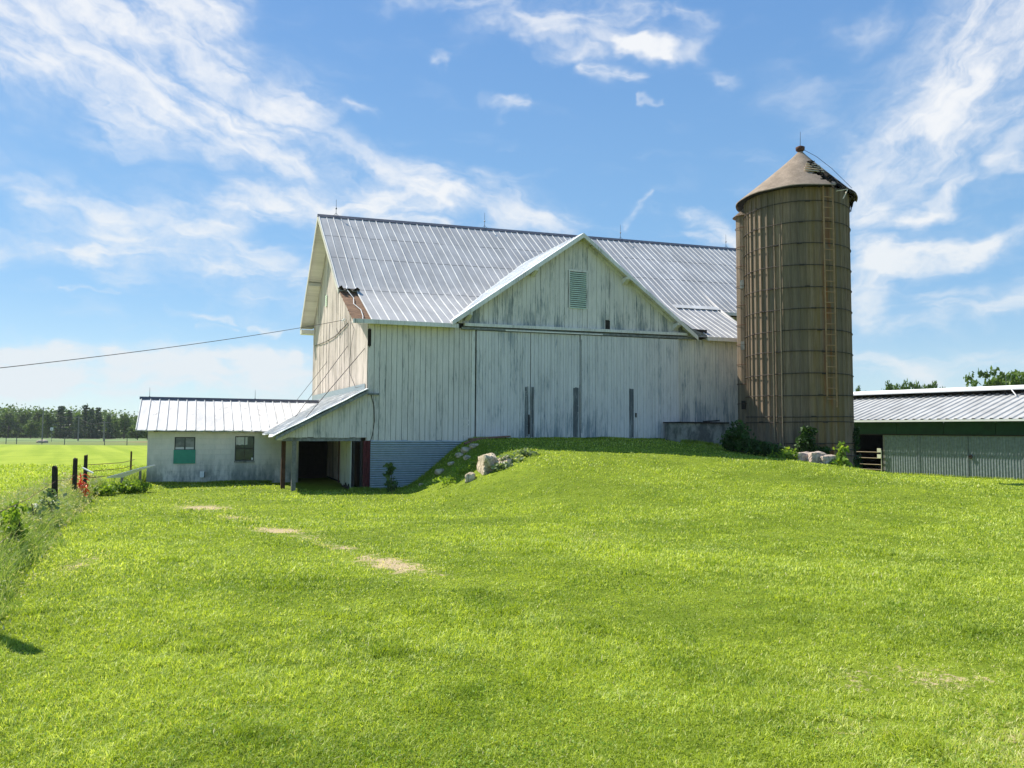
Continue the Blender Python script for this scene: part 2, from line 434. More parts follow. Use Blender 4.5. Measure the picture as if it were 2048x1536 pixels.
def cone(t):
    p = t.obj(); n = t.noise(p, 2.2, 5, .6); n2 = t.noise(p, 16, 4, .65)
    c = t.mix(t.ramp(n, .3, .7), (.22, .175, .13), (.34, .27, .205))
    c = t.mix(t.ramp(n2, .35, .7, 0., .55), c, (.17, .12, .085))
    bump(t, n2, .012, .6)
    return c
M_cone = material('weathered_felt_cone', cone, .95)

def concrete(t):
    p = t.obj(); n = t.noise(t.mul(p, (1, 1, .5)), 2.4, 6, .7); n2 = t.noise(p, 16, 4, .65)
    c = t.mix(t.ramp(n, .38, .62), (.13, .13, .12), (.36, .35, .31))
    c = t.mix(t.ramp(n2, .55, .7, 0., .5), c, (.07, .07, .065))
    bump(t, n2, .01, .6)
    return c
M_concrete = material('stained_concrete', concrete, .95)

def leafy(name, c0, c1, c2, trans=.35, rough=.55, spec=.25):
    """Leaf shader: colour spread per leaf, light passing through."""
    mt = bpy.data.materials.new(name); mt.use_nodes = True
    t = NT(mt.node_tree); t.n.clear(); o = t.new('ShaderNodeOutputMaterial')
    tone = t.attr('tone')
    cr = t.new('ShaderNodeValToRGB'); t.l.new(tone, cr.inputs[0])
    e = cr.color_ramp.elements; e[0].color = (*c0, 1); e[1].color = (*c2, 1); m_ = e.new(.5); m_.color = (*c1, 1)
    col = cr.outputs[0]
    b = t.new('ShaderNodeBsdfPrincipled'); t.l.new(col, b.inputs['Base Color']); b.inputs['Roughness'].default_value = rough; b.inputs['Specular IOR Level'].default_value = spec
    tr = t.new('ShaderNodeBsdfTranslucent'); t.l.new(t.mix(1.0, col, (1.25, 1.2, .55), 'MULTIPLY'), tr.inputs[0])
    mx = t.new('ShaderNodeMixShader'); mx.inputs[0].default_value = trans
    t.l.new(b.outputs[0], mx.inputs[1]); t.l.new(tr.outputs[0], mx.inputs[2]); t.l.new(mx.outputs[0], o.inputs[0])
    return mt
M_leaf = leafy('broad_leaves', (.04, .08, .018), (.085, .15, .03), (.18, .26, .06))
M_leafdark = leafy('dark_leaves', (.018, .045, .012), (.035, .085, .018), (.06, .13, .025), .3)
M_leafbright = leafy('young_leaves', (.10, .19, .03), (.20, .32, .04), (.34, .46, .06), .45)
M_pine = leafy('pine_needles', (.022, .048, .028), (.045, .085, .042), (.09, .14, .06), .2)
M_bark = plain('grey_brown_bark', (.10, .085, .065), .95, var=.4, scale=8)
M_weed = leafy('tall_weed_stems', (.17, .27, .05), (.29, .42, .09), (.52, .56, .27), .4)

M_silver = leafy('silver_leaves', (.10, .16, .06), (.20, .28, .12), (.46, .50, .36), .35, .4, .5)
def lawn_blades():
    mt = bpy.data.materials.new('lawn_blades'); mt.use_nodes = True
    t = NT(mt.node_tree); t.n.clear(); o = t.new('ShaderNodeOutputMaterial')
    tone = t.attr('tone')
    p = t.obj(); x_ = t.sep(p)[0]; n = t.noise(p, .55, 4, .6); n2 = t.noise(p, 2.6, 4, .6); n3 = t.noise(t.mul(p, (1, 1.6, 1)), .17, 3, .5)
    f = t.m('ADD', t.m('MULTIPLY', n, .42), t.m('ADD', t.m('MULTIPLY', n2, .36), t.m('MULTIPLY', n3, .22)))
    c = t.mix(t.ramp(f, .40, .60), (.25, .345, .038), (.44, .53, .068))
    band = t.noise(t.vm('ADD', t.mul(p, (.10, .75, 0)), t.comb(0., t.m('MULTIPLY', x_, .18), 0.)), 1.0, 3, .5)
    c = t.mix(t.ramp(band, .40, .62, 0., .38), c, (.50, .60, .09))
    pale = t.noise(p, 1.15, 5, .65, .4)
    c = t.mix(t.ramp(pale, .55, .68, 0., .6), c, (.46, .56, .19))
    c = t.mix(t.ramp(pale, .42, .34, 0., .6), c, (.17, .28, .022))
    c = t.mix(t.ramp(tone, 0., .32, .8, 0.), c, (.11, .17, .014))  # dark blades also paint in the shade of gaps in the turf
    c = t.mix(t.ramp(tone, .62, .97, 0., .8), c, (.74, .80, .27))  # pale blades also paint in sunlit highlights
    c = t.mix(t.ramp(tone, .97, 1.0, 0., .9), c, (.68, .62, .36))
    b = t.new('ShaderNodeBsdfPrincipled'); t.l.new(c, b.inputs['Base Color']); b.inputs['Roughness'].default_value = .5; b.inputs['Specular IOR Level'].default_value = .25
    tr = t.new('ShaderNodeBsdfTranslucent'); t.l.new(t.mix(1., c, (1.25, 1.25, .5), 'MULTIPLY'), tr.inputs[0])
    mx = t.new('ShaderNodeMixShader'); mx.inputs[0].default_value = .40
    t.l.new(b.outputs[0], mx.inputs[1]); t.l.new(tr.outputs[0], mx.inputs[2]); t.l.new(mx.outputs[0], o.inputs[0])
    return mt
M_blade = lawn_blades()

# ------------------------------------------------------------------ frames
TH = .3961
B0 = Vector((-5.112, 27, 1.2839))
CT, ST = math.cos(TH), math.sin(TH)
def bw(u, v, z=0.): return Vector((B0.x + u * CT - v * ST, B0.y + u * ST + v * CT, B0.z + z))
def wb(x, y):
    dx_, dy_ = x - B0.x, y - B0.y
    return dx_ * CT + dy_ * ST, -dx_ * ST + dy_ * CT
SILO = Vector((11.36, 30.3, 0)); SR = 1.93

# ------------------------------------------------------------------ terrain
def sstep(a, b, x):
    t_ = np.clip((x - a) / (b - a), 0, 1); return t_ * t_ * (3 - 2 * t_)
BARE = [(-1.5, 9.7, 1.0, .34, -.98, 1.0), (-2.5, 11.2, .9, .24, -.85, .72), (-4.1, 13.6, 1.0, .42, -.87, .95), (-3.3, 12.4, .7, .24, -.8, .66), (-8.1, 20.3, 1.5, .65, -.9, .85), (-6.1, 17.0, 1.1, .45, -.9, .66),
        (2.75, 5.25, .6, .4, .1, .5), (3.0, 4.05, .55, .5, 0, .7), (-10.4, 18.2, .5, 1.6, .1, .6), (-5.25, 9.4, .2, .7, .2, .6), (2.0, 4.4, .3, .2, .2, .4), (1.3, 12.6, .5, .8, 0, .3)]
def bare(x, y):
    r = np.zeros_like(x)
    for (bx, by, a, b, an, st) in BARE:
        c, s = math.cos(an), math.sin(an); X = (x - bx) * c + (y - by) * s; Y = -(x - bx) * s + (y - by) * c
        r = np.maximum(r, st * np.exp(-((X / a) ** 2 + (Y / b) ** 2) * 1.1))
    return r
def cell(x, y, s, k=0):
    a = np.floor(x / s + .37 * np.floor(y / s)).astype(np.int64) * 73856093 ^ np.floor(y / s).astype(np.int64) * 19349663 ^ (k * 83492791)
    return ((a * 2654435761) % 100003) / 100003.
def height(x, y):
    x = np.asarray(x, float); y = np.asarray(y, float)
    u, v = wb(x, y)
    left = -.42 * sstep(9, 22, y) - .0063 * np.clip(y - 25, 0, 400)
    right = -.05 * sstep(9, 22, y) - .70 * sstep(24, 38, y) - .0063 * np.clip(y - 45, 0, 400)
    base = left + (right - left) * sstep(2, 14, x)
    base = base - .1 * sstep(4, 12, -x) * sstep(8, 14, y) * (1 - sstep(20, 30, y)) * 0
    s = np.clip(-v, 0, 40)
    eL0 = 1.1 + .00 * s; eL1 = 4.2 - .03 * s
    eR0 = 12.0 - .12 * s; eR1 = 21.5 - .1 * s
    lat = sstep(eL0 - .16 * s, eL1 + .05 * s, u) * (1 - sstep(eR0, eR1, u))
    lon = 1 - sstep(-1.5, 19.0, s) ** .92
    lon = lon * (1 - sstep(.2, 1.2, v))
    h = base + (1.40 - base) * lat * lon
    # dip where drive passes the lean-to, soft hummocks of the lawn
    h = h + .030 * np.sin(x * .9 + 1.3 * np.sin(y * .35)) * np.sin(y * .62 + .8) + .014 * np.sin(x * 2.3 + y * 1.1) * np.sin(y * 1.9 - x * .7) + .006 * np.sin(x * 5.1 + 2 * np.sin(y * 2.2)) * np.sin(y * 4.3)
    h = h - .02 * bare(x, y)
    d = np.sqrt((x - SILO.x) ** 2 + (y - SILO.y) ** 2)
    far = sstep(150, 420, y)
    return h + far * 1.2 * (.5 + .5 * np.sin(x * .013 + 1))
def hz_(x, y): return float(height(np.array([x]), np.array([y]))[0])

def axis(fine0, fine1, st, lo, hi, g=1.12):
    a = list(np.arange(fine0, fine1 + 1e-6, st)); s_ = st
    while a[-1] < hi: s_ *= g; a.append(a[-1] + s_)
    s_ = st
    while a[0] > lo: s_ *= g; a.insert(0, a[0] - s_)
    return np.array(a)
gx = axis(-17, 24, .28, -1100, 1100); gy = axis(-1.5, 50, .28, -40, 1500)
GX, GY = np.meshgrid(gx, gy); GZ = height(GX, GY)
nx, ny = len(gx), len(gy)
vv = np.stack([GX.ravel(), GY.ravel(), GZ.ravel()], 1)
ii = (np.arange(ny - 1)[:, None] * nx + np.arange(nx - 1)[None]).ravel()
lp = np.stack([ii, ii + 1, ii + nx + 1, ii + nx], 1)

def ground_mat(t):
    p = t.obj(); x, y, z = t.sep(p); br = t.attr('tone')
    n = t.noise(p, .55, 4, .6); n2 = t.noise(p, 2.6, 4, .6); n3 = t.noise(t.mul(p, (1, 1.6, 1)), .17, 3, .5)
    f = t.m('ADD', t.m('MULTIPLY', n, .45), t.m('ADD', t.m('MULTIPLY', n2, .30), t.m('MULTIPLY', n3, .25)))
    fine = t.noise(t.mul(p, (1, .5, 1)), 26, 4, .7)
    c = t.mix(t.ramp(f, .38, .62), (.12, .175, .012), (.20, .265, .02))
    c = t.mix(t.ramp(fine, .35, .65, 0., .4), c, (.09, .12, .012))
    # open field beyond the fence: brighter, mown in stripes
    uu = t.m('ADD', t.m('MULTIPLY', x, .86), t.m('MULTIPLY', y, .5))
    st = t.noise(t.comb(t.m('MULTIPLY', uu, .30), t.m('MULTIPLY', y, .01), 0.), 1.6, 3, .5)
    fs = t.noise(t.mul(p, (.5, .16, 1)), 1.0, 6, .7)
    cf = t.mix(t.ramp(t.m('ADD', t.m('MULTIPLY', st, .55), t.m('MULTIPLY', fs, .45)), .40, .60), (.21, .29, .020), (.30, .37, .035))
    c = t.mix(t.m('MAXIMUM', t.ramp(y, 28., 46.), t.ramp(x, -13., -17.)), c, cf)
    yl = t.m('ADD', y, t.m('MULTIPLY', t.m('SUBTRACT', t.noise(t.mul(p, (.02, .02, 0)), 1., 3), .5), 24.))
    c = t.mix(t.ramp(yl, 124., 130.), c, t.mix(t.noise(t.mul(p, (.3, .1, 1)), 1., 4), (.10, .15, .035), (.19, .22, .075)))
    brown = t.m('MULTIPLY', t.ramp(x, -100., -78.), t.ramp(y, 150., 165.))
    c = t.mix(t.ramp(yl, 165., 175.), c, t.mix(brown, (.15, .22, .08), (.23, .13, .07)))
    straw = t.mix(t.noise(p, 30, 4, .7), (.26, .19, .10), (.62, .50, .31))
    bn = t.m('ADD', t.m('MULTIPLY', t.noise(p, 3.2, 5, .7), .55), t.m('MULTIPLY', t.noise(p, 17., 4, .7), .45))
    c = t.mix(t.ramp(t.m('ADD', br, t.m('MULTIPLY', t.m('SUBTRACT', bn, .5), 2.8)), .36, .70), c, straw)
    bump(t, t.m('ADD', fine, t.m('MULTIPLY', n2, 2.)), .05, .7)
    return c
M_ground = material('meadow_ground', ground_mat, .95, 0, .1)
tone_g = bare(GX, GY).ravel()
me = fast_mesh('ground', vv, lp.ravel(), np.arange(len(lp)) * 4, np.full(len(lp), 4), M_ground, tone_g)
me.polygons.foreach_set('use_smooth', [True] * len(me.polygons))
structure(link('ground', me))

# ------------------------------------------------------------------ BARN
barn = thing('bank_barn', 'big weathered white bank barn with ribbed metal roof and front gable above the sliding doors', 'barn', B0, TH)
VR, VB = 8.35, 13.6
def z_eave(u): return 4.24 + .011 * u
def z_kink(u): return 5.78 + .022 * u
def z_ridge(u): return 10.18 + .0316 * u
def z_roof(u, v):
    a, k, r = z_eave(u), z_kink(u), z_ridge(u)
    s1 = (k - a) / 2.97; s2 = (r - k) / (VR - 2.62)
    if v >= VR: return r - (v - VR) * .86
    d = v - 2.62; wd = .75
    if d <= -wd: return a + (v + .35) * s1
    if d >= wd: return k + d * s2 + 0
    # round off the kink
    t_ = (d + wd) / (2 * wd)
    return a + (v + .35) * s1 + (s2 - s1) * wd * t_ * t_
def z_front(u, v):  # roof height consistent across the rounded kink
    return z_roof(u, v)
DU, DZP, DS = 8.41, 8.20, .705
def z_dorm(u): return DZP - DS * abs(u - DU)
def valley(u):
    zd = z_dorm(u)
    lo, hi = -.35, VR
    for _ in range(30):
        m_ = (lo + hi) / 2
        if z_roof(u, m_) < zd: lo = m_
        else: hi = m_
    return lo

def vstart(u):
    if 3.07 < u < 13.8: return valley(u)
    if u > 17.2: return 2.35
    return -.35
HOLE = (-.62, .06, -.30, 2.45)   # u0,u1,v0,v1 where sheets are missing
def roof_sheet():
    mb = MB(); us = list(np.arange(-.62, 22.95, .3267 / 2))
    for i in range(len(us) - 1):
        u0, u1 = us[i], us[i + 1]
        um = (u0 + u1) / 2
        a0, a1 = vstart(u0 + 1e-4), vstart(u1 - 1e-4)
        if um < HOLE[1]: a0 = a1 = HOLE[3]
        N = 16
        top = []; bot = []
        for k in range(N + 1):
            for (u, a) in ((u0, a0), (u1, a1)):
                v = a + (VR - a) * k / N; z = z_roof(u, v)
                top.append((u, v, z)); bot.append((u, v, z - .025))
        base = len(top); fs = []
        for k in range(N):
            fs.append((2 * k, 2 * k + 1, 2 * k + 3, 2 * k + 2)); fs.append((base + 2 * k, base + 2 * k + 2, base + 2 * k + 3, base + 2 * k + 1))
        fs.append((0, base, base + 1, 1)); 
        if i == 0 or abs(um - HOLE[1]) < .17: fs += [(2 * k, 2 * k + 2, base + 2 * k + 2, base + 2 * k) for k in range(N)]
        mb.add(top + bot, fs)
    # back slope
    for k in range(4):
        v0 = VR + (VB - VR) * k / 4; v1 = VR + (VB - VR) * (k + 1) / 4
        mb.hexa([(-.62, v0, z_roof(-.62, v0) - .03), (22.95, v0, z_roof(22.95, v0) - .03), (22.95, v1, z_roof(22.95, v1) - .03), (-.62, v1, z_roof(-.62, v1) - .03),
                 (-.62, v0, z_roof(-.62, v0)), (22.95, v0, z_roof(22.95, v0)), (22.95, v1, z_roof(22.95, v1)), (-.62, v1, z_roof(-.62, v1))])
    return mb
def rib_strip(mb, pts, nrm, w=.055, h=.05):
    """rounded rib following pts; u is the cross axis"""
    prof = [(-w, -.004), (-w * .75, h * .7), (-w * .2, h), (w * .35, h), (w * .8, h * .55), (w, -.004)]
    vs = []
    for (u, v, z) in pts:
        for (a, b) in prof: vs.append((u + a, v + nrm[1] * b, z + nrm[2] * b))
    n = len(prof); fs = []
    for i in range(len(pts) - 1):
        for k in range(n - 1): fs.append((i * n + k, i * n + k + 1, (i + 1) * n + k + 1, (i + 1) * n + k))
    fs.append(tuple(range(n))); fs.append(tuple(range((len(pts) - 1) * n, len(pts) * n))[::-1])
    mb.add(vs, fs)
roof = roof_sheet().build('roof', M_roof, barn)
mb = MB(); u = -.60; k = 0
while u < 22.9:
    a = vstart(u)
    if u < HOLE[1] - .03: a = HOLE[3] + .05
    if u > 17.2 or not (3.0 < u < 13.8): pass
    n = 14; pts = [(u + .012 * math.sin(v_ * 1.3 + u * 7), v_, z_roof(u, v_)) for v_ in [a + (VR - .08 - a) * i / n for i in range(n + 1)]]
    big = 1.0 if k % 2 == 0 else .72
    rib_strip(mb, pts, (0, -.55, .83), .024 * big, .030 * big)
    u += .3267; k += 1
mb.build('roof_ribs', M_rib, roof)
mb = MB()
mb.prism([(-.66, VR - .16, z_ridge(-.66) - .09), (-.66, VR, z_ridge(-.66) + .07), (-.66, VR + .16, z_ridge(-.66) - .09)], (23.65, 0, .0316 * 23.65))
mb.build('ridge_cap', M_ridgecap, roof)
# lap seam where the lower roof starts on the right
mb = MB()
for i in range(12):
    u0 = 14.75 + i * 2.5 / 12; u1 = u0 + 2.5 / 12
    va = 2.45
    z0, z1 = z_roof(u0, va) + .05, z_roof(u1, va) + .05
    mb.hexa([(u0, va, z0), (u1, va, z1), (u1, va + .3, z1 + .19), (u0, va + .3, z0 + .19), (u0, va, z0 + .012), (u1, va, z1 + .012), (u1, va + .3, z1 + .202), (u0, va + .3, z0 + .202)])
mb.build('flashing_strip', M_rib, roof)
# exposed sheathing in the hole
mb = MB(); v = HOLE[2]
while v < HOLE[3] + .1:
    wv = random.uniform(.10, .17); z0 = z_roof(-.3, v) - .05; z1 = z_roof(-.3, v + wv - .012) - .05
    ue = .10; us = -.60 - random.uniform(0, .03)
    mb.hexa([(us, v, z0 - .025), (ue, v, z0 - .025), (ue, v + wv - .012, z1 - .025), (us, v + wv - .012, z1 - .025), (us, v, z0), (ue, v, z0), (ue, v + wv - .012, z1), (us, v + wv - .012, z1)], random.random())
    v += wv
z = z_roof(-.3, -.33) - .02
mb.hexa([(-.62, -.36, z - .06), (.1, -.36, z - .06), (.1, -.27, z - .03), (-.62, -.27, z - .03), (-.62, -.36, z - .02), (.1, -.36, z - .02), (.1, -.27, z + .02), (-.62, -.27, z + .02)], .95)
mb.build('exposed_sheathing', M_sheath, barn)
mb = MB()  # curled-up felt and torn metal at the top of the hole
cur = []
for i in range(9):
    u = -.66 + i * .1; e = .06 + .04 * math.sin(i * 2.2) + (.05 if i in (0, 1, 7, 8) else 0)
    for j in range(5):
        a = j / 4; vv_ = HOLE[3] + .14 - .3 * a * 1.0; cur.append((u, vv_, z_roof(-.3, vv_) + .03 + e * a * a * 1.6))
fs = [(i * 5 + j, (i + 1) * 5 + j, (i + 1) * 5 + j + 1, i * 5 + j + 1) for i in range(8) for j in range(4)]
cur2 = [(a, b, c - .02) for a, b, c in cur]; fs2 = [tuple(x + 45 for x in f[::-1]) for f in fs]
mb.add(cur + cur2, fs + fs2 + [(j, j + 1, j + 46, j + 45) for j in range(4)] + [(i * 5 + 4, (i + 1) * 5 + 4, (i + 1) * 5 + 49, i * 5 + 49) for i in range(8)])
mb.build('curled_felt', M_black, barn)
mb = MB()
mb.tube([(-.30, 2.75, z_roof(-.3, 2.75) + .05), (-.36, 2.3, z_roof(-.3, 2.3) + .1), (-.22, 1.7, z_roof(-.3, 1.7) + .02), (-.33, 1.1, z_roof(-.3, 1.1) + .02), (-.18, .5, z_roof(-.3, .5) + .03), (-.22, -.1, z_roof(-.3, -.1) + .02), (-.28, -.34, z_roof(-.3, -.34))], .013, 5)
mb.build('loose_cable', M_white, barn)

# walls ------------------------------------------------------
def boards_x(mb, u0, u1, zb, zt, v=0., w_=.2, th=.022, gap=.007, jit=.004, wj=.0, mi=0):
    u = u0
    while u < u1 - .01:
        ww = min(w_ * (1 + random.uniform(-wj, wj)), u1 - u); a, b = u + gap / 2, u + ww - gap / 2
        if b - a > .015:
            j = random.uniform(-jit, jit); rb = random.uniform(-.02, .02)
            za, zb_ = zb(a) + rb, zb(b) + rb
            mb.hexa([(a, v - th + j, za), (b, v - th + j, zb_), (b, v + .001, zb_), (a, v + .001, za), (a, v - th + j, zt(a)), (b, v - th + j, zt(b)), (b, v + .001, zt(b)), (a, v + .001, zt(a))], random.random(), mi)
        u += ww
def boards_y(mb, v0, v1, zb, zt, u=0., w_=.2, th=.022, gap=.008, jit=.004, wj=0.):
    v = v0
    while v < v1 - .01:
        ww = min(w_ * (1 + random.uniform(-wj, wj)), v1 - v); a, b = v + gap / 2, v + ww - gap / 2
        if b - a > .015:
            j = random.uniform(-jit, jit)
            mb.hexa([(u - th + j, a, zb(a)), (u + .001, a, zb(a)), (u + .001, b, zb(b)), (u - th + j, b, zb(b)), (u - th + j, a, zt(a)), (u + .001, a, zt(a)), (u + .001, b, zt(b)), (u - th + j, b, zt(b))], random.random())
        v += ww
core = MB()
core.box(.02, 16.95, .003, .12, -1.9, 4.33, 0, 0)
core.box(.003, .12, .12, 13.3, -1.9, 4.15)
core.prism([(.003, .12, 4.16), (.003, 2.62, z_roof(0, 2.62) - .14), (.003, VR, z_ridge(0) - .15), (.003, 13.3, 5.4), (.003, 13.3, 4.16)], (.12, 0, 0))
core.box(16.83, 16.95, .12, 2.9, -1.9, 4.4)
core.box(17.0, 22.4, 2.95, 3.07, -1.9, 5.9)
core.box(22.3, 22.4, 3.07, 13.2, -1.9, 5.5)
core.box(0.1, 22.4, 13.2, 13.3, -1.9, 5.4)
core.prism([(22.3, 3.1, 5.5), (22.3, VR, z_ridge(22) - .15), (22.3, 13.2, 5.4)], (.1, 0, 0))
core.build('wall_dark_core', M_dark, barn)  # near-black wall core; its colour stands in for shade in the board gaps

fw = MB(); boards_x(fw, 0.0, 3.88, lambda u: .0 + .0 * u, lambda u: 4.18, 0, .215, gap=.016, jit=.007, wj=.10)
fwo = fw.build('front_wall', M_front, barn)
mb = MB(); mb.box(3.88, 4.02, -.05, -.001, -.02, 4.22, .9); mb.box(3.89, 3.99, -.058, -.051, 1.9, 3.4, .2)
mb.build('door_jamb', M_trimw, barn)
mb = MB()
for i in range(10):
    zz = .12 + i * .075; a = random.uniform(3.45, 3.62)
    mb.box(a, a + random.uniform(.15, .28), -.031, -.0245, zz, zz + .055, random.random())
mb.build('patch_boards', M_front, fwo)
mb = MB(); mb.box(-.02, .10, -.034, -.024, 3.35, 3.95); mb.box(.03, .06, -.05, -.034, 3.3, 3.98); mb.build('strap_hinge', M_black, fwo)

def gable_top(u): return z_dorm(u) - .13
gb = MB(); boards_x(gb, 3.35, 13.4, lambda u: 4.40 if u < 13.1 else 4.30, lambda u: min(gable_top(u), 8.1), 0, .205, gap=.006, jit=.004, wj=.12)
# cut window + hole: rebuild without boards that cross them
gb2 = MB()
def gboards(u0, u1, zb, zt):
    boards_x(gb2, u0, u1, zb, zt, 0, .205, gap=.012, jit=.006, wj=.12)
gboards(3.35, 7.94, lambda u: 4.36, lambda u: max(4.37, gable_top(u)))
gboards(7.94, 8.78, lambda u: 4.36, lambda u: 5.28)
gboards(7.94, 8.78, lambda u: 6.74, gable_top)
gboards(8.78, 9.60, lambda u: 4.40, gable_top)
gboards(9.60, 9.82, lambda u: 4.86, gable_top)
gboards(9.82, 13.35, lambda u: 4.44, lambda u: max(4.45, gable_top(u)))
gable = gb2.build('front_gable', M_gable, barn)
mb = MB(); mb.prism([(3.35, .01, 4.2), (13.35, .01, 4.2), (13.35, .01, gable_top(13.35)), (DU, .01, DZP - .14), (3.35, .01, gable_top(3.35))], (0, .08, 0))
mb.build('gable_dark_backing', M_dark, barn)  # near-black sheet standing in for shade behind gable gaps and hole
mb = MB()   # louvred shutter
for a, b in ((7.93, 7.99), (8.73, 8.79)): mb.box(a, b, -.05, .0, 5.26, 6.76, .5, 1)
mb.box(7.93, 8.79, -.055, .0, 6.72, 6.80, .5, 1)
n = 18
mb.box(7.905, 7.93, -.03, 0, 5.26, 6.76, .5, 2); mb.box(8.79, 8.81, -.03, 0, 5.3, 6.7, .5, 2)
for i in range(n):
    z0 = 5.24 + i * 1.47 / n
    mb.hexa([(8.0, -.055, z0), (8.72, -.055, z0), (8.72, -.02, z0 + .035), (8.0, -.02, z0 + .035), (8.0, -.062, z0 + .014), (8.72, -.062, z0 + .014), (8.72, -.012, z0 + .066), (8.0, -.012, z0 + .066)], random.random(), 0)
mb.box(8.0, 8.72, -.01, .0, 5.24, 6.72, .2, 2)
mb.build('louvred_shutter', [M_shutter, M_trimw, M_black], gable)
mb = MB()   # dormer roof planes
def dplane(mb, sgn, t=.04, vf=-.42, edge=5.42):
    N = 24; top = []
    for k in range(N + 1):
        uu_ = DU + sgn * edge * k / N; z = z_dorm(uu_)
        vb = max(valley(uu_), vf) if abs(uu_ - DU) < 5.36 else -.30
        top += [(uu_, vf, z + .02), (uu_, max(vb + .12, vf + .02), z + .02)]
    bot = [(a, b, c - t) for a, b, c in top]; n2 = len(top)
    fs = []
    for k in range(N):
        q = (2 * k, 2 * k + 1, 2 * k + 3, 2 * k + 2); q = q if sgn < 0 else q[::-1]
        fs.append(q); fs.append(tuple(x + n2 for x in q[::-1])); fs.append((2 * k, 2 * k + 2, 2 * k + 2 + n2, 2 * k + n2))
    fs += [(2 * N, 2 * N + 1, 2 * N + 1 + n2, 2 * N + n2)]
    mb.add(top + bot, fs)
dplane(mb, -1); dplane(mb, 1)
for sgn in (-1, 1):
    for k in range(1, 17):
        vline = -.38 + k * .36
        # ribs run down the dormer slope (across u)
        us_ = [DU + sgn * (.05 + j * .25) for j in range(21)]
        pts = [(q, vline, z_dorm(q) + .02) for q in us_ if abs(q - DU) < 5.38 and vline < valley(q) + .05]
        if len(pts) > 1:
            for p0, p1 in zip(pts[:-1], pts[1:]): mb.beam(Vector(p0) + Vector((0, 0, .015)), Vector(p1) + Vector((0, 0, .012)), .028, .024)
droof = mb.build('dormer_roof', M_dormer, barn)
mb = MB()   # barge boards and eave soffit of the gable
for sgn in (-1, 1):
    p = lambda d, v_, dz: (DU + sgn * d, v_, DZP - DS * d + dz)
    mb.prism([p(0, -.44, -.01), p(5.42, -.44, -.01), p(5.42, -.44, -.17), p(0, -.44, -.17)], (0, .03, 0), .3 + .2 * sgn)
    mb.prism([p(0, -.40, -.03), p(5.36, -.40, -.03), p(5.36, -.02, -.03), p(0, -.02, -.03)], (0, 0, -.02), .6)
    mb.prism([p(0, -.045, -.06), p(5.3, -.045, -.06), p(5.3, -.045, -.20), p(0, -.045, -.20)], (0, .02, 0), .4)
pieces('barge_board', mb, M_trimw, barn)
for d_, sgn in ((2.05, -1), (2.05, 1), (4.5, 1), (4.73, -1)):
    mb = MB(); uu_ = DU + sgn * d_; z = DZP - DS * d_ - .20
    mb.hexa([(uu_ - .09, -.42, z - .02), (uu_ + .09, -.42, z - .02), (uu_ + .09, -.0, z - .22), (uu_ - .09, -.0, z - .22), (uu_ - .09, -.42, z + .09), (uu_ + .09, -.42, z + .09), (uu_ + .09, -.0, z + .03), (uu_ - .09, -.0, z + .03)], .7)
    mb.build('purlin_end', M_trimw, barn)
# broken right foot of the gable
mb = MB()
mb.beam((13.15, -.10, 4.42), (13.15, -.10, 4.80), .09, .09, .2); mb.beam((13.35, -.20, 4.75), (14.35, -.30, 4.42), .05, .12, .9)
mb.beam((13.25, -.05, 4.62), (14.25, -.15, 4.47), .06, .10, .5); mb.beam((13.5, -.02, 4.36), (13.5, -.02, 4.7), .10, .08, .6)
mb.beam((13.0, -.35, 4.95), (13.9, -.40, 4.40), .05, .13, .1)
pieces('broken_board', mb, M_lowb, barn)
mb = MB(); mb.box(13.0, 14.6, .004, .3, 4.2, 4.75); mb.build('open_eave_shade', M_dark, barn)  # near-black block standing in for the shade inside the broken eave

# track beam over the doors
mb = MB()
def beam_zone(mb, u0, u1, v0, v1, za, zb, h, tone=.5, mi=0):
    mb.hexa([(u0, v0, za), (u1, v0, zb), (u1, v1, zb), (u0, v1, za), (u0, v0, za + h), (u1, v0, zb + h), (u1, v1, zb + h), (u0, v1, za + h)], tone, mi)
beam_zone(mb, 3.55, 13.45, -.20, -.03, 4.25, 4.42, .115, .4, 0)
beam_zone(mb, 3.45, 13.9, -.15, -.03, 4.13, 4.29, .09, .95, 1)
beam_zone(mb, 5.2, 9.4, -.17, -.15, 4.155, 4.22, .05, .1, 0)
trk = mb.build('door_track', [M_trimw, M_lowb], barn)
# doors
dz0, dz1 = .10, 4.14
def door(u0, u1, v, z0, zt, mat, w_=.13):
    o = MB(); boards_x(o, u0, u1, lambda u: z0, lambda u: zt + .014 * (u - 4), v, w_, gap=.010, jit=.005, wj=.25)
    o.box(u0, u1, v + .002, v + .03, z0 + .02, zt - .02, .5, 1)  # near-black backing puts gap shade into the door's colour
    return o.build('sliding_door', [mat, M_dark], barn)
d1 = door(4.06, 6.27, -.06, .08, 4.12, M_door); d2 = door(6.29, 8.40, -.06, .08, 4.12, M_door)
d3 = door(8.43, 13.05, -.085, .10, 4.12, M_door, .14)
fr = MB(); boards_x(fr, 13.07, 16.95, lambda u: .08, lambda u: 4.14 + .011 * u, 0, .13, gap=.010, wj=.2, jit=.006)
fr.build('front_wall', painted_boards('grey_streaked_boards', (.80, .76, .70), (.22, .26, .29), .76, low=(0, 1.8, .03), seed=21.), barn)
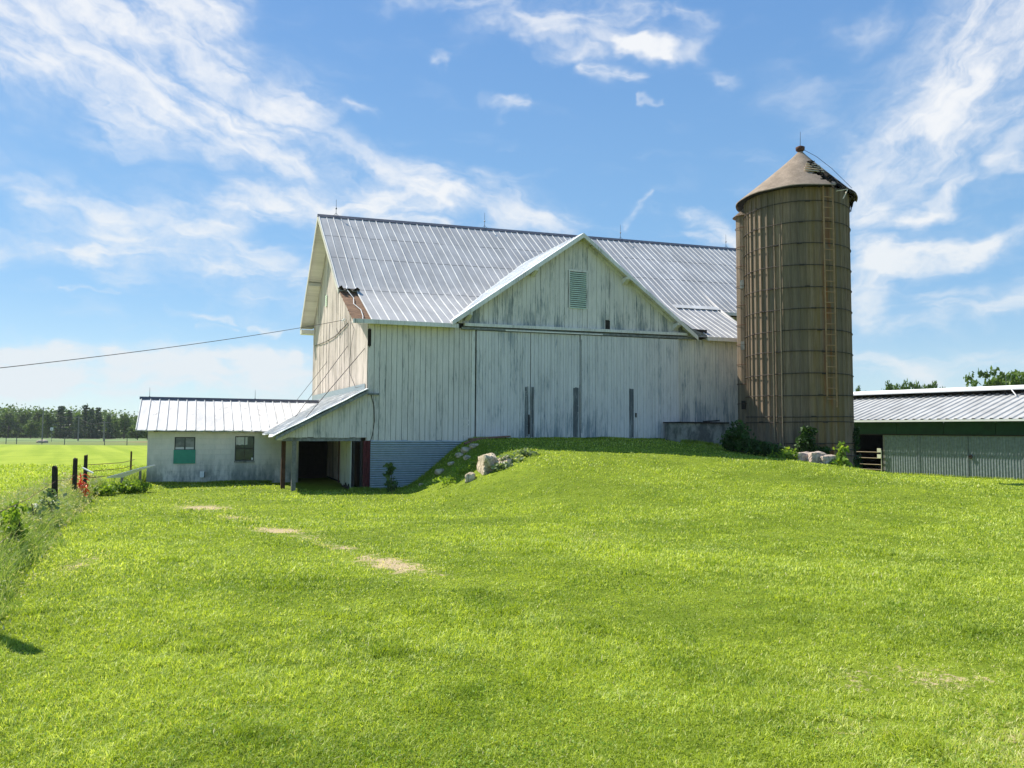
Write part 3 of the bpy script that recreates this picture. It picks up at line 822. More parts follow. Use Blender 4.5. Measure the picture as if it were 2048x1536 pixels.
for (a, b, zt, par, vv_) in ((6.05, 6.19, 2.10, d1, -.085), (6.31, 6.42, 2.10, d2, -.085), (8.12, 8.36, 2.12, d2, -.085), (10.66, 10.86, 2.15, d3, -.11)):
    mb = MB(); nb_ = max(2, int((b - a) / .065))
    for q_ in range(nb_):
        a_ = a + (b - a) * q_ / nb_; b_ = a + (b - a) * (q_ + 1) / nb_ - .006; of = random.uniform(0, .012)
        zs_ = [.12 + random.uniform(0, .06)] + sorted(random.uniform(.5, zt - .2) for _ in range(2)) + [zt - random.uniform(0, .05)]
        for z_a, z_b in zip(zs_[:-1], zs_[1:]): mb.box(a_, b_ - random.uniform(0, .008), vv_ - .012 - of, vv_ - .001, z_a, z_b - .008, random.random())
    mb.box(a, b, vv_ + .001, vv_ + .003, .14, zt - .06, .5); mb.build('patch_strip', painted_boards('worn_patch_%d' % int(a * 10), (.34, .36, .36), (.10, .11, .12), 1.6, seed=a), par)
mb = MB(); mb.box(9.0 - .75, 8.43, -.075, -.062, 2.2, 3.9, .8); mb.box(8.455, 8.475, -.12, -.108, .3, 4.0, 0); mb.build('door_edge_strip', M_lowb, d3)
mb = MB(); mb.box(10.93, 10.99, -.13, -.11, .95, 1.13); mb.build('door_latch', M_black, d3)
mb = MB(); mb.box(6.18, 6.24, -.107, -.105, .25, 1.0, 0); mb.build('door_gap_shade', M_black, d1)  # thin black strip painting the shade of a gap onto the door

# fascia boards
mb = MB()
beam_zone(mb, -.62, 3.25, -.40, -.35, z_eave(-.6) - .14, z_eave(3.2) - .14, .15, .6, 0)
beam_zone(mb, -.60, 3.2, -.35, -.02, z_eave(-.6) - .10, z_eave(3.2) - .10, .03, .9, 0)
beam_zone(mb, 14.35, 17.25, -.40, -.35, z_eave(14.3) - .16, z_eave(17.2) - .16, .16, .2, 0)
beam_zone(mb, 14.3, 17.2, -.35, -.02, z_eave(14.3) - .10, z_eave(17.2) - .10, .03, .9, 0)
beam_zone(mb, 17.25, 22.8, 2.32, 2.36, z_roof(17.3, 2.4) - .17, z_roof(22.8, 2.4) - .17, .15, .6, 0)
pieces('fascia_board', mb, M_trimw, barn)
mb = MB(); boards_x(mb, 17.0, 22.3, lambda u: 3.0, lambda u: 5.95, 2.94, .2); mb.build('upper_front_wall', M_front, barn)

# side (gable end) wall
sd = MB()
def side_top(v): return min(z_roof(0, v), z_roof(0, v)) - .12
boards_y(sd, 0.0, 3.2, lambda v: -.1 if v < .0 else -1.7, side_top, 0, .30, gap=.004, jit=.002)
boards_y(sd, 3.28, 13.25, lambda v: -1.7, side_top, 0, .17, gap=.020, jit=.012, wj=.25)
sd.box(-.05, -.0, 3.19, 3.29, -1.6, 6.1, .3); sd.box(-.045, 0, 8.3, 8.42, 1.9, 5.2, .1)
sdo = sd.build('side_wall', M_side, barn)
# rake of left gable: boxed soffit and boards
mb = MB()
def rake_pts(v0, v1, n): return [v0 + (v1 - v0) * i / n for i in range(n + 1)]
vs_ = rake_pts(2.5, VR, 8)
for a, b in zip(vs_[:-1], vs_[1:]):
    mb.hexa([(-.66, a, z_roof(-.6, a) - .18), (-.62, a, z_roof(-.6, a) - .18), (-.62, b, z_roof(-.6, b) - .18), (-.66, b, z_roof(-.6, b) - .18), (-.66, a, z_roof(-.6, a) + .01), (-.62, a, z_roof(-.6, a) + .01), (-.62, b, z_roof(-.6, b) + .01), (-.66, b, z_roof(-.6, b) + .01)], .3)
vs_ = rake_pts(VR, VB - .05, 8)
for a, b in zip(vs_[:-1], vs_[1:]):
    mb.hexa([(-.66, a, z_roof(-.6, a) - .24), (-.62, a, z_roof(-.6, a) - .24), (-.62, b, z_roof(-.6, b) - .24), (-.66, b, z_roof(-.6, b) - .24), (-.66, a, z_roof(-.6, a) + .01), (-.62, a, z_roof(-.6, a) + .01), (-.62, b, z_roof(-.6, b) + .01), (-.66, b, z_roof(-.6, b) + .01)], .5)
v = 2.5
while v < VB - .1:   # soffit boards
    b = min(v + .28, VB - .06)
    mb.hexa([(-.62, v + .008, z_roof(-.6, v) - .13), (-.02, v + .008, z_roof(-.6, v) - .13), (-.02, b, z_roof(-.6, b) - .13), (-.62, b, z_roof(-.6, b) - .13), (-.62, v + .008, z_roof(-.6, v) - .10), (-.02, v + .008, z_roof(-.6, v) - .10), (-.02, b, z_roof(-.6, b) - .10), (-.62, b, z_roof(-.6, b) - .10)], random.random())
    v = b
mb.beam((-.60, 11.2, z_roof(0, 11.2) - .25), (-.02, 11.2, z_roof(0, 11.2) - .25), .14, .16, .9)
mb.box(-.66, -.0, 13.0, 13.55, z_roof(0, 13.55) - .45, z_roof(0, 13.55) - .24, .4)
mb.build('rake_board', painted_boards('cream_trim', (.66, .63, .54), (.25, .22, .18), .3, seed=31., axis='y'), barn)
mb = MB(); 
for i in range(6): mb.box(-.06, -.03, 9.0, 9.5, 6.15 + i * .09, 6.2 + i * .09, random.random())
mb.build('gable_vent', M_shutter, sdo)
# basement under the front wall
mb = MB()
rows = 22
for i in range(rows):   # horizontal corrugations
    z0 = -1.75 + i * .080; pr = [(0, 0), (.024, .012), (.036, .030), (.030, .050), (.006, .066), (0, .08)]
    vs = []
    for (a, b) in pr: vs += [(.14, -.015 - a, z0 + b), (3.75, -.015 - a, z0 + b)]
    mb.add(vs, [(2 * k, 2 * k + 1, 2 * k + 3, 2 * k + 2) for k in range(5)])
mb.build('metal_skirting', M_steel, barn, True)
mb = MB(); boards_x(mb, -.12, .135, lambda u: -1.75, lambda u: -.01, -.01, .13, jit=.006); mb.build('corner_boards', M_red, barn)
mb = MB(); mb.box(0, .9, 0, .0, 0, 0)
mb = MB()
mb.beam((3.75, -.30, .06), (5.3, -.28, .17), .40, .05, .3); mb.beam((3.5, -.42, -.10), (4.1, -.50, .10), .26, .06, .6)
sl = mb.build('plank', M_plank); sl.location = B0; sl.rotation_euler = (0, 0, TH); tag(sl, 'broken brown planks lying under the left sliding door at top of the stones', 'planks')
mb = MB(); mb.box(4.0, 13.1, -.03, .0, -.35, .1); mb.build('door_sill', M_concrete, barn)
# lightning rods on the ridge
for u in (.18, 7.5, 15.31, 22.28):
    z = z_ridge(u) + .06; mb = MB()
    mb.tube([(u, VR, z - .05), (u, VR, z + .75)], [.014, .007], 6); mb.tube([(u, VR, z + .28), (u, VR, z + .33), (u, VR, z + .38)], [.012, .045, .012], 8)
    mb.tube([(u + .12, VR - .03, z - .02), (u, VR, z + .12)], .008, 5); mb.tube([(u - .12, VR - .03, z - .02), (u, VR, z + .12)], .008, 5)
    mb.build('lightning_rod', M_rod, barn)
# conductors, insulators and loose wires on the side wall
mb = MB()
mb.tube([(-.05, 12.5, 4.6), (-.06, 9, 4.45), (-.06, 6.5, 4.42), (-.06, 3.6, 4.62)], .018, 5)
mb.tube([(-.06, 3.2, 4.7), (-.08, 2.2, 4.2), (-.07, 2.8, 3.6), (-.06, 3.1, 2.6), (-.06, 1.8, 1.95), (-.05, .4, 1.95)], .010, 5)
mb.tube([(-.07, 6.2, 4.75), (-.10, 5.6, 4.4), (-.09, 5.0, 4.55)], .012, 5)
pieces('wall_wire', mb, M_wire, sdo)
for v_ in (4.57, 4.2):
    mb = MB(); mb.tube([(-.03, v_, 4.85), (-.10, v_, 4.85), (-.14, v_, 4.85)], [.03, .055, .03], 8); mb.build('insulator', M_white, sdo)
mb = MB(); mb.tube([(.12, -.04, 1.65), (.24, -.04, 1.2), (.27, -.04, .7), (.2, -.04, .2), (.14, -.04, .0)], .013, 5); mb.build('downspout_wire', M_wire, fwo)
mb = MB(); mb.beam((.02, -.06, 1.64), (.42, -.06, 1.64), .05, .07, .5); mb.build('bracket', M_lowb, fwo)

# ------------------------------------------------------------------ lean-to
lean = thing('lean_to', 'open lean-to with pale metal roof and dark bay against the left side of the barn', 'lean-to', B0, TH)
def zl(u): return 1.80 + .53 * u + (.0 if u > -3 else 0)
mb = MB(); E = -3.20
# roof sheet with droopy front edge; runs back along the wall
nu, nv = 8, 14; top = []
for i in range(nu + 1):
    for j in range(nv + 1):
        u = -.03 + (E + .03) * i / nu; v = -.32 + (12.9 + .32) * j / nv
        if i == nu: u -= .07 * math.sin(j * 1.7) - (.35 * j / nv)
        top.append((u, v, zl(u) + .05 + .012 * math.sin(i * 2 + j * 3)))
N_ = len(top); fs = []
for i in range(nu):
    for j in range(nv):
        q = (i * (nv + 1) + j, i * (nv + 1) + j + 1, (i + 1) * (nv + 1) + j + 1, (i + 1) * (nv + 1) + j); fs += [q, tuple(x + N_ for x in q[::-1])]
fs += [(i * (nv + 1), (i + 1) * (nv + 1), (i + 1) * (nv + 1) + N_, i * (nv + 1) + N_) for i in range(nu)]
fs += [(nu * (nv + 1) + j, nu * (nv + 1) + j + 1, nu * (nv + 1) + j + 1 + N_, nu * (nv + 1) + j + N_) for j in range(nv)]
mb.add(top + [(a, b, c - .03) for a, b, c in top], fs)
lr_ = mb.build('roof', M_dormer, lean)
mb = MB(); v = .1
while v < 12.8:
    mb.beam((-.05, v, zl(-.05) + .065), (E + .05, v, zl(E + .05) + .065), .03, .03); v += .62
mb.build('roof_ribs', M_rib, lr_)
mb = MB(); mb.hexa([(-.06, .2, 1.78), (-.035, .2, 1.78), (-.035, 12.9, 1.78), (-.06, 12.9, 1.78), (-.06, .2, 2.02), (-.035, .2, 2.02), (-.035, 12.9, 2.10), (-.06, 12.9, 2.10)])
mb.build('flashing', M_steel, lean)
mb = MB(); boards_x(mb, -3.02, -.0, lambda u: .10 if u > -2.75 else .02, lambda u: zl(u) - .04, 0, .20, gap=.008, wj=.1)
mb.build('front_boards', M_front, lean)
mb = MB(); mb.prism([(-.02, -.30, zl(-.02) - .02), (E + .1, -.30, zl(E + .1) - .02), (E + .1, -.30, zl(E + .1) - .13), (-.02, -.30, zl(-.02) - .13)], (0, .03, 0), .8)
mb.prism([(-.02, -.27, zl(-.02) - .02), (E + .1, -.27, zl(E + .1) - .02), (E + .1, -.02, zl(E + .1) - .02), (-.02, -.02, zl(-.02) - .02)], (0, 0, -.02), .8)
mb.build('rake_board', M_lowb, lean)
mb = MB(); mb.box(-2.52, -2.38, .02, .15, -2.0, .2); mb.build('post', M_greywood, lean)
mb = MB(); mb.box(-2.76, -2.62, 1.0, 1.14, -2.0, .25); mb.build('post', M_redbrown, lean)
mb = MB(); mb.box(-2.85, -.16, .02, .12, -.02, .10); mb.build('header_beam', M_lowb, lean)
mb = MB(); boards_y(mb, .05, 2.1, lambda v: -1.55 + random.uniform(-.12, .1), lambda v: 1.5, -.50, .28, gap=.012, jit=.01)
mb.build('inner_wall', painted_boards('stable_boards', (.55, .54, .44), (.16, .14, .11), .4, seed=41., axis='y'), lean)
mb = MB(); mb.box(-.46, -.40, .04, 2.1, -1.9, 1.5); mb.box(-1.72, -1.66, 5.1, 12.8, -2, .95); mb.box(-1.7, -.05, 8.0, 8.1, -2, 1.3); mb.box(-.2, -.14, .0, .12, -1.9, .1)
mb.build('bay_dark_lining', M_dark, lean)  # near-black side and back walls added to keep the bay dark
mb = MB(); mb.tube([(-.56, 2.2, -1.6), (-.56, 2.2, 1.0)], .03, 6); mb.build('pipe', M_rust, lean)

# ------------------------------------------------------------------ shed
shed = thing('block_shed', 'low painted block shed with pale standing seam metal roof left of the barn', 'shed', B0, TH)
VS = 5.0; UL = -7.2
mb = MB()
def wallrect(mb, u0, u1, z0, z1, v=VS, t=.2): mb.box(u0, u1, v, v + t, z0, z1)
W1 = (-6.27, -5.54, -.93, .06); W2 = (-4.10, -3.38, -.86, .10)
zt = .26
for (u0, u1, z0, z1) in ((UL, W1[0], -2.2, zt), (W1[1], W2[0], -2.2, zt), (W2[1], -1.68, -2.2, zt), (W1[0], W1[1], -2.2, W1[2]), (W1[0], W1[1], W1[3], zt), (W2[0], W2[1], -2.2, W2[2]), (W2[0], W2[1], W2[3], zt)):
    wallrect(mb, u0, u1, z0, z1)
mb.box(UL, UL + .2, VS + .2, 10.0, -2.2, zt); mb.box(UL, -1.7, 9.9, 10.1, -2.2, zt)
mb.prism([(UL, VS + .02, zt), (UL, 7.5, 1.50), (UL, 10.0, zt)], (.2, 0, 0))
mb.build('wall', M_block, shed)
mb = MB(); mb.box(UL + .2, -1.9, VS + 1.6, VS + 1.7, -2, .2); mb.build('interior_wall', M_dark, shed)
# roof
ZR2 = 1.60; SE = 4.62
def zsh(v): return .32 + (ZR2 - .32) * (v - SE) / (7.5 - SE) if v <= 7.5 else ZR2 - (v - 7.5) * .45
def uend(v):  # where the shed roof runs into the lean-to roof
    return max(-3.35, (zsh(v) - 1.85) / .53 - .04)
mb = MB(); us = [-7.6 + i * .33 for i in range(24)]
n = 6; top = []
cols = 24
for i in range(cols + 1):
    for j in range(n + 1):
        v = SE + (7.5 - SE) * j / n; ue = uend(v); u = -7.6 + (ue + 7.6) * i / cols
        top.append((u, v, zsh(v) + .008 * math.sin(i * 2.1 + j)))
N_ = len(top); fs = []
for i in range(cols):
    for j in range(n):
        q = (i * (n + 1) + j, (i + 1) * (n + 1) + j, (i + 1) * (n + 1) + j + 1, i * (n + 1) + j + 1); fs += [q, tuple(x + N_ for x in q[::-1])]
    fs.append((i * (n + 1), i * (n + 1) + N_, (i + 1) * (n + 1) + N_, (i + 1) * (n + 1)))
fs += [(j, j + 1, j + 1 + N_, j + N_) for j in range(n)]
mb.add(top + [(a, b, c - .03) for a, b, c in top], fs)
mb.hexa([(-7.6, 7.5, ZR2 - .03), (-.5, 7.5, ZR2 - .03), (-.5, 10.3, zsh(10.3) - .03), (-7.6, 10.3, zsh(10.3) - .03), (-7.6, 7.5, ZR2), (-.5, 7.5, ZR2), (-.5, 10.3, zsh(10.3)), (-7.6, 10.3, zsh(10.3))])
sr_ = mb.build('roof', M_shedroof, shed)
mb = MB(); u = -7.585; k = 0
while u < -.5:
    pts = [(u, v, zsh(v)) for v in [SE - .02 + (7.46 - SE) * j / 8 for j in range(9)] if uend(v) > u - .02 or v > 6.9]
    pts = [p for p in pts if uend(p[1]) >= u]
    if len(pts) > 1: rib_strip(mb, pts, (0, -.4, .91), .022, .042)
    u += .338
mb.build('roof_ribs', M_rib, sr_)
mb = MB(); mb.prism([(-7.66, 7.36, ZR2 - .04), (-7.66, 7.42, ZR2 + .07), (-7.66, 7.58, ZR2 + .07), (-7.66, 7.64, ZR2 - .04)], (7.1, 0, 0)); mb.build('ridge_cap', M_ridgecap, sr_)
for u in (-7.3, -3.22):
    mb = MB(); mb.tube([(u, 7.5, ZR2 + .05), (u, 7.5, ZR2 + .45)], [.011, .006], 5); mb.tube([(u, 7.5, ZR2 + .04), (u, 7.5, ZR2 + .09)], .03, 6); mb.build('lightning_rod', M_rod, shed)
def window(u0, u1, z0, z1, kind):
    mb = MB(); v = VS + .06; f = .035
    mb.box(u0, u0 + f, v, v + .05, z0, z1); mb.box(u1 - f, u1, v, v + .05, z0, z1); mb.box(u0 + f, u1 - f, v, v + .05, z1 - f, z1); mb.box(u0 + f, u1 - f, v, v + .05, z0, z0 + f)
    zm = z0 + (z1 - z0) * .5 if kind == 1 else z0 + (z1 - z0) * .50
    mb.box(u0 + f, u1 - f, v + .002, v + .048, zm - .02, zm + .02); um = (u0 + u1) / 2
    mb.box(um - .014, um + .014, v + .004, v + .046, zm + .02, z1 - f)
    if kind == 2: mb.box(um - .01, um + .01, v + .004, v + .046, z0 + f, zm - .02)
    fr_ = mb.build('window', M_frame, shed)
    mb = MB(); mb.box(u0 + f, u1 - f, v + .02, v + .028, z0 + f, z1 - f); mb.build('pane', M_glass2 if kind == 1 else M_glass, fr_)
    if kind == 1:
        mb = MB(); mb.box(u0 - .02, u1 + .02, VS - .03, VS + .055, z0 - .02, zm + .01); mb.build('painted_board', M_greenboard, fr_)
        mb = MB(); mb.box(u0 + f, um - .03, v + .010, v + .018, zm + .03, zm + .11); mb.box(um + .03, u1 - f - .02, v + .010, v + .018, zm + .03, zm + .11); mb.build('sash_rail', M_curtain, fr_)
    else:
        mb = MB(); n = 14; vs = []
        for i in range(n + 1):
            a = u0 + f + (u1 - u0 - 2 * f) * .66 * i / n; dv = .008 * math.sin(i * 1.9)
            vs += [(a, v + .008 + dv * .5, zm + .14 + .01 * math.sin(i)), (a, v + .008 + dv * .5, z1 - f)]
        mb.add(vs, [(2 * i, 2 * i + 2, 2 * i + 3, 2 * i + 1) for i in range(n)]); mb.build('curtain', M_curtain, fr_)
        mb = MB(); mb.box(u1 - .10, u1 - .04, VS + .005, VS + .05, z0 + .03, z0 + .12); mb.build('bottle', M_white, fr_)
        mb = MB(); mb.box(u0 - .02, u1 + .02, VS - .03, VS + .05, z0 - .07, z0 - .001); mb.build('sill', M_concrete, fr_)
window(*W1, 1); window(*W2, 2)
mb = MB(); mb.box(-5.34, -5.19, VS - .09, VS - .001, -1.48, -1.27, .5, 0); mb.box(-5.19, -5.16, VS - .10, VS - .001, -1.48, -1.27, .5, 1); mb.box(-5.345, -5.185, VS - .10, VS - .001, -1.27, -1.25, .5, 0)
mb.build('vent_box', [M_vent, M_black], shed)

# ------------------------------------------------------------------ SILO
def silo_staves():
    mb = MB(); n = 42; H0, H1 = -1.2, 10.95
    for i in range(n):
        a0 = 2 * math.pi * (i + .35) / n; da = 2 * math.pi / n; prof = []
        for (f, r) in ((0, SR + .05), (.06, SR + .062), (.13, SR + .05), (.17, SR), (.5, SR - .012), (.88, SR), (.95, SR + .02)):
            a = a0 + da * f; prof.append((r * math.cos(a), r * math.sin(a)))
        a = a0 + da; prof.append(((SR + .05) * math.cos(a), (SR + .05) * math.sin(a)))
        tone = random.random()
        zz = [H0 + (H1 - H0) * k / 6 for k in range(7)]
        vs = [(x, y, z) for z in zz for (x, y) in prof]; m_ = len(prof)
        mb.add(vs, [(k * m_ + j, k * m_ + j + 1, (k + 1) * m_ + j + 1, (k + 1) * m_ + j) for k in range(6) for j in range(m_ - 1)], tone)
    return mb
silo = thing('silo', 'tall brown concrete stave silo with hooped sides and torn conical roof beside the barn', 'silo', SILO, 0)
silo_staves().build('stave_wall', M_stave, silo)
for z in [.80, 1.02, 1.25, 2.05, 2.25, 3.05, 3.85, 4.68, 5.48, 6.30, 7.12, 7.94, 8.76, 9.58, 10.36]:
    mb = MB(); pts = []; n = 64; ph = random.random() * 6
    for k in range(n + 1):
        a = 2 * math.pi * k / n; r = SR + .078; pts.append((r * math.cos(a), r * math.sin(a), z + .02 * math.sin(a * 2 + ph)))
    mb.tube(pts, .016, 5, cap=False)
    for la in (-95 + 12 * math.sin(z * 7), -150 + 20 * math.sin(z * 3)):
        a = R(la); c = Vector(((SR + .085) * math.cos(a), (SR + .085) * math.sin(a), z)); tn = Vector((-math.sin(a), math.cos(a), 0))
        mb.beam(c - tn * .09, c + tn * .09, .035, .05)
    mb.build('hoop', M_hoop, silo)
# cone roof with a torn hole
APEX = 12.95; EZ = 10.93; ER = SR + .37
def cpt(a, t, dz=0.):  # t 0 apex .. 1 eave; slightly bell-shaped near the eave
    r = .10 + (ER - .10) * t; z = APEX - (APEX - EZ) * (t ** .93) + .0 + dz
    return Vector((r * math.cos(a) + .22 * (1 - t), r * math.sin(a) - .05 * (1 - t), z))
HT = R(-72)
def torn(a, t):
    d = (a - HT + math.pi) % (2 * math.pi) - math.pi
    wob = .05 * math.sin(t * 31) + .03 * math.sin(t * 57 + 2)
    if t < .26 or t > 1.1: return False
    c0 = -.30 + .75 * (t - .3)    # centre drifts along the tear
    wid = .20 + .22 * math.sin(min(1, (t - .24) / .5) * math.pi * .6)
    wid *= (1 if t < .86 else .75)
    return abs(d - .12 - (c0 + .1) * .55 + wob) < wid * .95
mb = MB(); NA, NT_ = 120, 22
for i in range(NA):
    a0, a1 = 2 * math.pi * i / NA, 2 * math.pi * (i + 1) / NA
    for j in range(NT_):
        t0, t1 = j / NT_, (j + 1) / NT_
        if torn((a0 + a1) / 2, (t0 + t1) / 2): continue
        sag = lambda a, t: -.10 * t * t * (1 if -1.15 < ((a + math.pi) % (2 * math.pi) - math.pi) < -.2 else 0) + .012 * math.sin(a * 9) * t
        q = [cpt(a0, t0, sag(a0, t0)), cpt(a1, t0, sag(a1, t0)), cpt(a1, t1, sag(a1, t1)), cpt(a0, t1, sag(a0, t1))]
        mb.add(q + [p - Vector((0, 0, .035)) for p in q], [(3, 2, 1, 0), (4, 5, 6, 7), (2, 3, 7, 6), (0, 1, 5, 4), (1, 2, 6, 5), (3, 0, 4, 7)], random.random())
crf = mb.build('cone_roof', M_cone, silo)
mb = MB()   # rafters and slats visible in the hole
for a in [R(x) for x in range(-104, 10, 16)]:
    mb.beam(cpt(a, .12, -.14), cpt(a, .96, -.16), .05, .09, .3)
pieces('rafter', mb, M_black, crf)
mb = MB()
for k, (t, aa, ln) in enumerate(((.47, -96, .55), (.54, -99, .65), (.61, -100, .72), (.40, -93, .35))):
    p = cpt(R(aa), t, .07); q = cpt(R(aa + 27), t + .08, .10); mb.beam(p, q, .085, .02, .5)
mb.beam(cpt(R(-72), 1.02, -.22), cpt(R(-60), 1.04, -.06), .05, .02); mb.beam(cpt(R(-66), 1.05, -.45), cpt(R(-60), 1.05, -.06), .04, .02)
pieces('loose_slat', mb, M_slat, crf)
mb = MB()   # ragged edge of felt
for k in range(26):
    a = R(-62 + k * 3.4); p = cpt(a, .98, -.06); l_ = random.uniform(.05, .22) * (1.8 if k > 16 else .7)
    q = p + Vector((math.cos(a) * -.05, math.sin(a) * -.05, -l_)); tn = Vector((-math.sin(a), math.cos(a), 0)) * .07
    mb.prism([p - tn, p + tn, q + tn * .3, q - tn * .5], Vector((math.cos(a), math.sin(a), 0)) * .015)
for k in range(14):
    t = .3 + k * .05; a = HT - .22 + .1 * k * .12; p = cpt(a, t, .02); mb.beam(p, p + Vector((random.uniform(-.1, .2), -.1, random.uniform(-.02, .10))), .07, .02)
pieces('torn_felt', mb, M_black, crf)
mb = MB(); mb.tube([(.22, -.05, APEX - .12), (.22, -.05, APEX + .03), (.22, -.05, APEX + .08), (.22, -.05, APEX + .20), (.22, -.05, APEX + .25)], [.12, .10, .17, .18, .08], 14, cap=True); mb.build('roof_cap', M_rust, silo, True)
mb = MB(); mb.tube([(.22, -.05, APEX + .2), (.24, -.05, APEX + .85)], [.014, .006], 6)
mb.build('lightning_rod', M_rod, silo)
mb = MB(); mb.tube([(.32, -.1, APEX + .1), (.75, -.35, APEX - .28), (1.25, -.6, APEX - .85), cpt(R(-30), .9, .05)], .009, 5); mb.build('conductor_wire', M_wire, silo)
# eave ring under the cone
mb = MB(); n = 72; pts = [((SR + .30) * math.cos(2 * math.pi * k / n), (SR + .30) * math.sin(2 * math.pi * k / n), EZ - .03) for k in range(n + 1)]
for k in range(n):
    if -1.3 < (2 * math.pi * (k + .5) / n + math.pi) % (2 * math.pi) - math.pi < -.35: continue
    p, q = Vector(pts[k]), Vector(pts[k + 1]); mb.hexa([(p.x * .90, p.y * .90, p.z), (p.x, p.y, p.z), (q.x, q.y, q.z), (q.x * .9, q.y * .9, q.z), (p.x * .9, p.y * .9, p.z + .05), (p.x, p.y, p.z + .06), (q.x, q.y, q.z + .06), (q.x * .9, q.y * .9, q.z + .05)])
mb.build('eave_ring', M_black, silo)
# ladder
la = R(LADDER_A); er = Vector((math.cos(la), math.sin(la), 0)); tn = Vector((-math.sin(la), math.cos(la), 0))
def lp_(s, z, r=SR + .17): return er * r + tn * s + Vector((0, 0, z))
lad = MB()
lad.tube([lp_(-.20, 3.0), lp_(-.20, 10.9)], .028, 6); lad.tube([lp_(.20, 2.6), lp_(.20, 10.9)], .028, 6)
z = 2.9
while z < 10.9: lad.tube([lp_(-.2, z), lp_(.2, z)], .019, 5); z += .40
for z in (4.6, 7.1, 9.6, 10.5): lad.tube([lp_(-.2, z), lp_(-.2, z, SR)], .012, 4); lad.tube([lp_(.2, z), lp_(.2, z, SR)], .012, 4)
lad.build('ladder', plain('old_ladder_steel', (.36, .215, .11), .6, .2, var=.3), silo)
# two thin pipes joined by a loop at the lower end
mb = MB()
def ang(deg, r=SR + .09): return Vector((r * math.cos(R(deg)), r * math.sin(R(deg)), 0))
zz = Vector((0, 0, 1))
mb.tube([ang(-136) + zz * 6.2, ang(-136) + zz * 1.4, ang(-134) + zz * 1.18, ang(-130) + zz * 1.1, ang(-127) + zz * 1.15], .022, 6); mb.tube([ang(-127) + zz * 9.2, ang(-127) + zz * 1.1], .020, 6)
pieces('filler_pipe', mb, M_rodb, silo)
# chute on the back-left side
ca = R(157); cc = Vector(((SR - .0) * math.cos(ca), (SR - .0) * math.sin(ca), 0))
mb = MB(); n = 20; CR = .38
for i in range(n):
    a0, a1 = 2 * math.pi * i / n, 2 * math.pi * (i + 1) / n
    f = lambda a, z, r=CR: (cc.x + r * math.cos(a), cc.y + r * math.sin(a), z)
    mb.add([f(a0, -1), f(a1, -1), f(a1, 10.55), f(a0, 10.55)], [(0, 1, 2, 3)], random.random())
    if i % 2 == 0: mb.add([f(a0, -1, CR + .025), f(a0 + .06, -1, CR + .025), f(a0 + .06, 10.5, CR + .025), f(a0, 10.5, CR + .025)], [(0, 1, 2, 3)], .9)
ch = mb.build('unloading_chute', M_stave, silo)
mb = MB()
for z in np.arange(1.2, 10.4, .8):
    pts = [(cc.x + (CR + .04) * math.cos(2 * math.pi * k / 20), cc.y + (CR + .04) * math.sin(2 * math.pi * k / 20), z) for k in range(21)]; mb.tube(pts, .011, 4, cap=False)
pieces('chute_hoop', mb, M_rust, ch)
mb = MB()
for i in range(n):
    a0, a1 = 2 * math.pi * i / n, 2 * math.pi * (i + 1) / n; r = CR + .14
    mb.add([(cc.x + r * math.cos(a0), cc.y + r * math.sin(a0), 10.48), (cc.x + r * math.cos(a1), cc.y + r * math.sin(a1), 10.48), (cc.x * .8, cc.y * .8, 11.25), (cc.x * .8, cc.y * .8, 11.25 - .001)], [(0, 1, 2), (2, 1, 0)])
mb.build('chute_roof', M_cone, ch)
for z in (8.0 - .35, 5.15, 2.75):
    mb = MB(); a = R(228); p = Vector((cc.x + (CR + .01) * math.cos(a), cc.y + (CR + .01) * math.sin(a), z)); tn2 = Vector((-math.sin(a), math.cos(a), 0)); en = Vector((math.cos(a), math.sin(a), 0))
    mb.prism([p - tn2 * .08 - zz * .17, p + tn2 * .08 - zz * .17, p + tn2 * .08 + zz * .17, p - tn2 * .08 + zz * .17], en * .03); mb.build('chute_hatch', M_concrete if z > 4 else M_black, ch)

# ------------------------------------------------------------------ POLE BARN
PBO = Vector((21.4, 48, 0)); PA = math.atan2(-.819, .574)
pb = thing('pole_barn', 'long low green and grey metal pole barn with open ridge behind the silo', 'barn', PBO, PA)
# local x = along the wall towards the viewer, local -y... depth direction is +y
def corr(mb, x0, x1, zb, zt, y, pitch=.145, amp=.022, mi=0):
    x = x0; vs = []; pr = [(0, 0), (.25, -amp), (.5, -amp), (.75, 0)]
    while x < x1:
        for (f, d) in pr:
            X = x + f * pitch; vs += [(X, y + d, zb(X)), (X, y + d, zt(X))]
        x += pitch
    n = len(vs) // 2
    mb.add(vs, [(2 * k, 2 * k + 2, 2 * k + 3, 2 * k + 1) for k in range(n - 1)], .5, mi)
gzp = lambda x: -.95
mb = MB(); corr(mb, 1.98, 30, gzp, lambda x: 1.56, 0)
wl_ = mb.build('lower_wall', M_corr2, pb)
for x in (4.05, 6.72, 9.5, 13.1, 17.2):
    mb = MB(); mb.box(x - .03, x + .03, -.05, -.026, -.9, 1.55); mb.build('sliding_door_edge', M_corr2, wl_)
mb = MB(); mb.box(6.8, 7.0, -.12, -.05, .36, .42); mb.box(6.85, 6.95, -.12, -.05, .28, .5); mb.build('door_handle', M_black, wl_)
mb = MB(); x = -8.
while x < 30: mb.box(x + .01, x + 2.68, -.07 + random.uniform(-.01, .01), -.03, 1.57, 2.36, random.random()); x += 2.7
up_ = mb.build('upper_wall', M_greenp, pb)
mb = MB(); mb.box(-8, 30, -.10, -.075, 1.54, 1.60); mb.build('door_rail', M_black, pb)
mb = MB(); mb.box(-8, -.9, 0, .1, -1, 1.6); mb.build('end_wall', M_corr2, pb)
mb = MB(); mb.box(1.9, 2.02, -.02, .12, -1., 1.6); mb.box(-.9, -.78, -.02, .12, -1., 1.6); pieces('door_post', mb, M_greywood, pb)
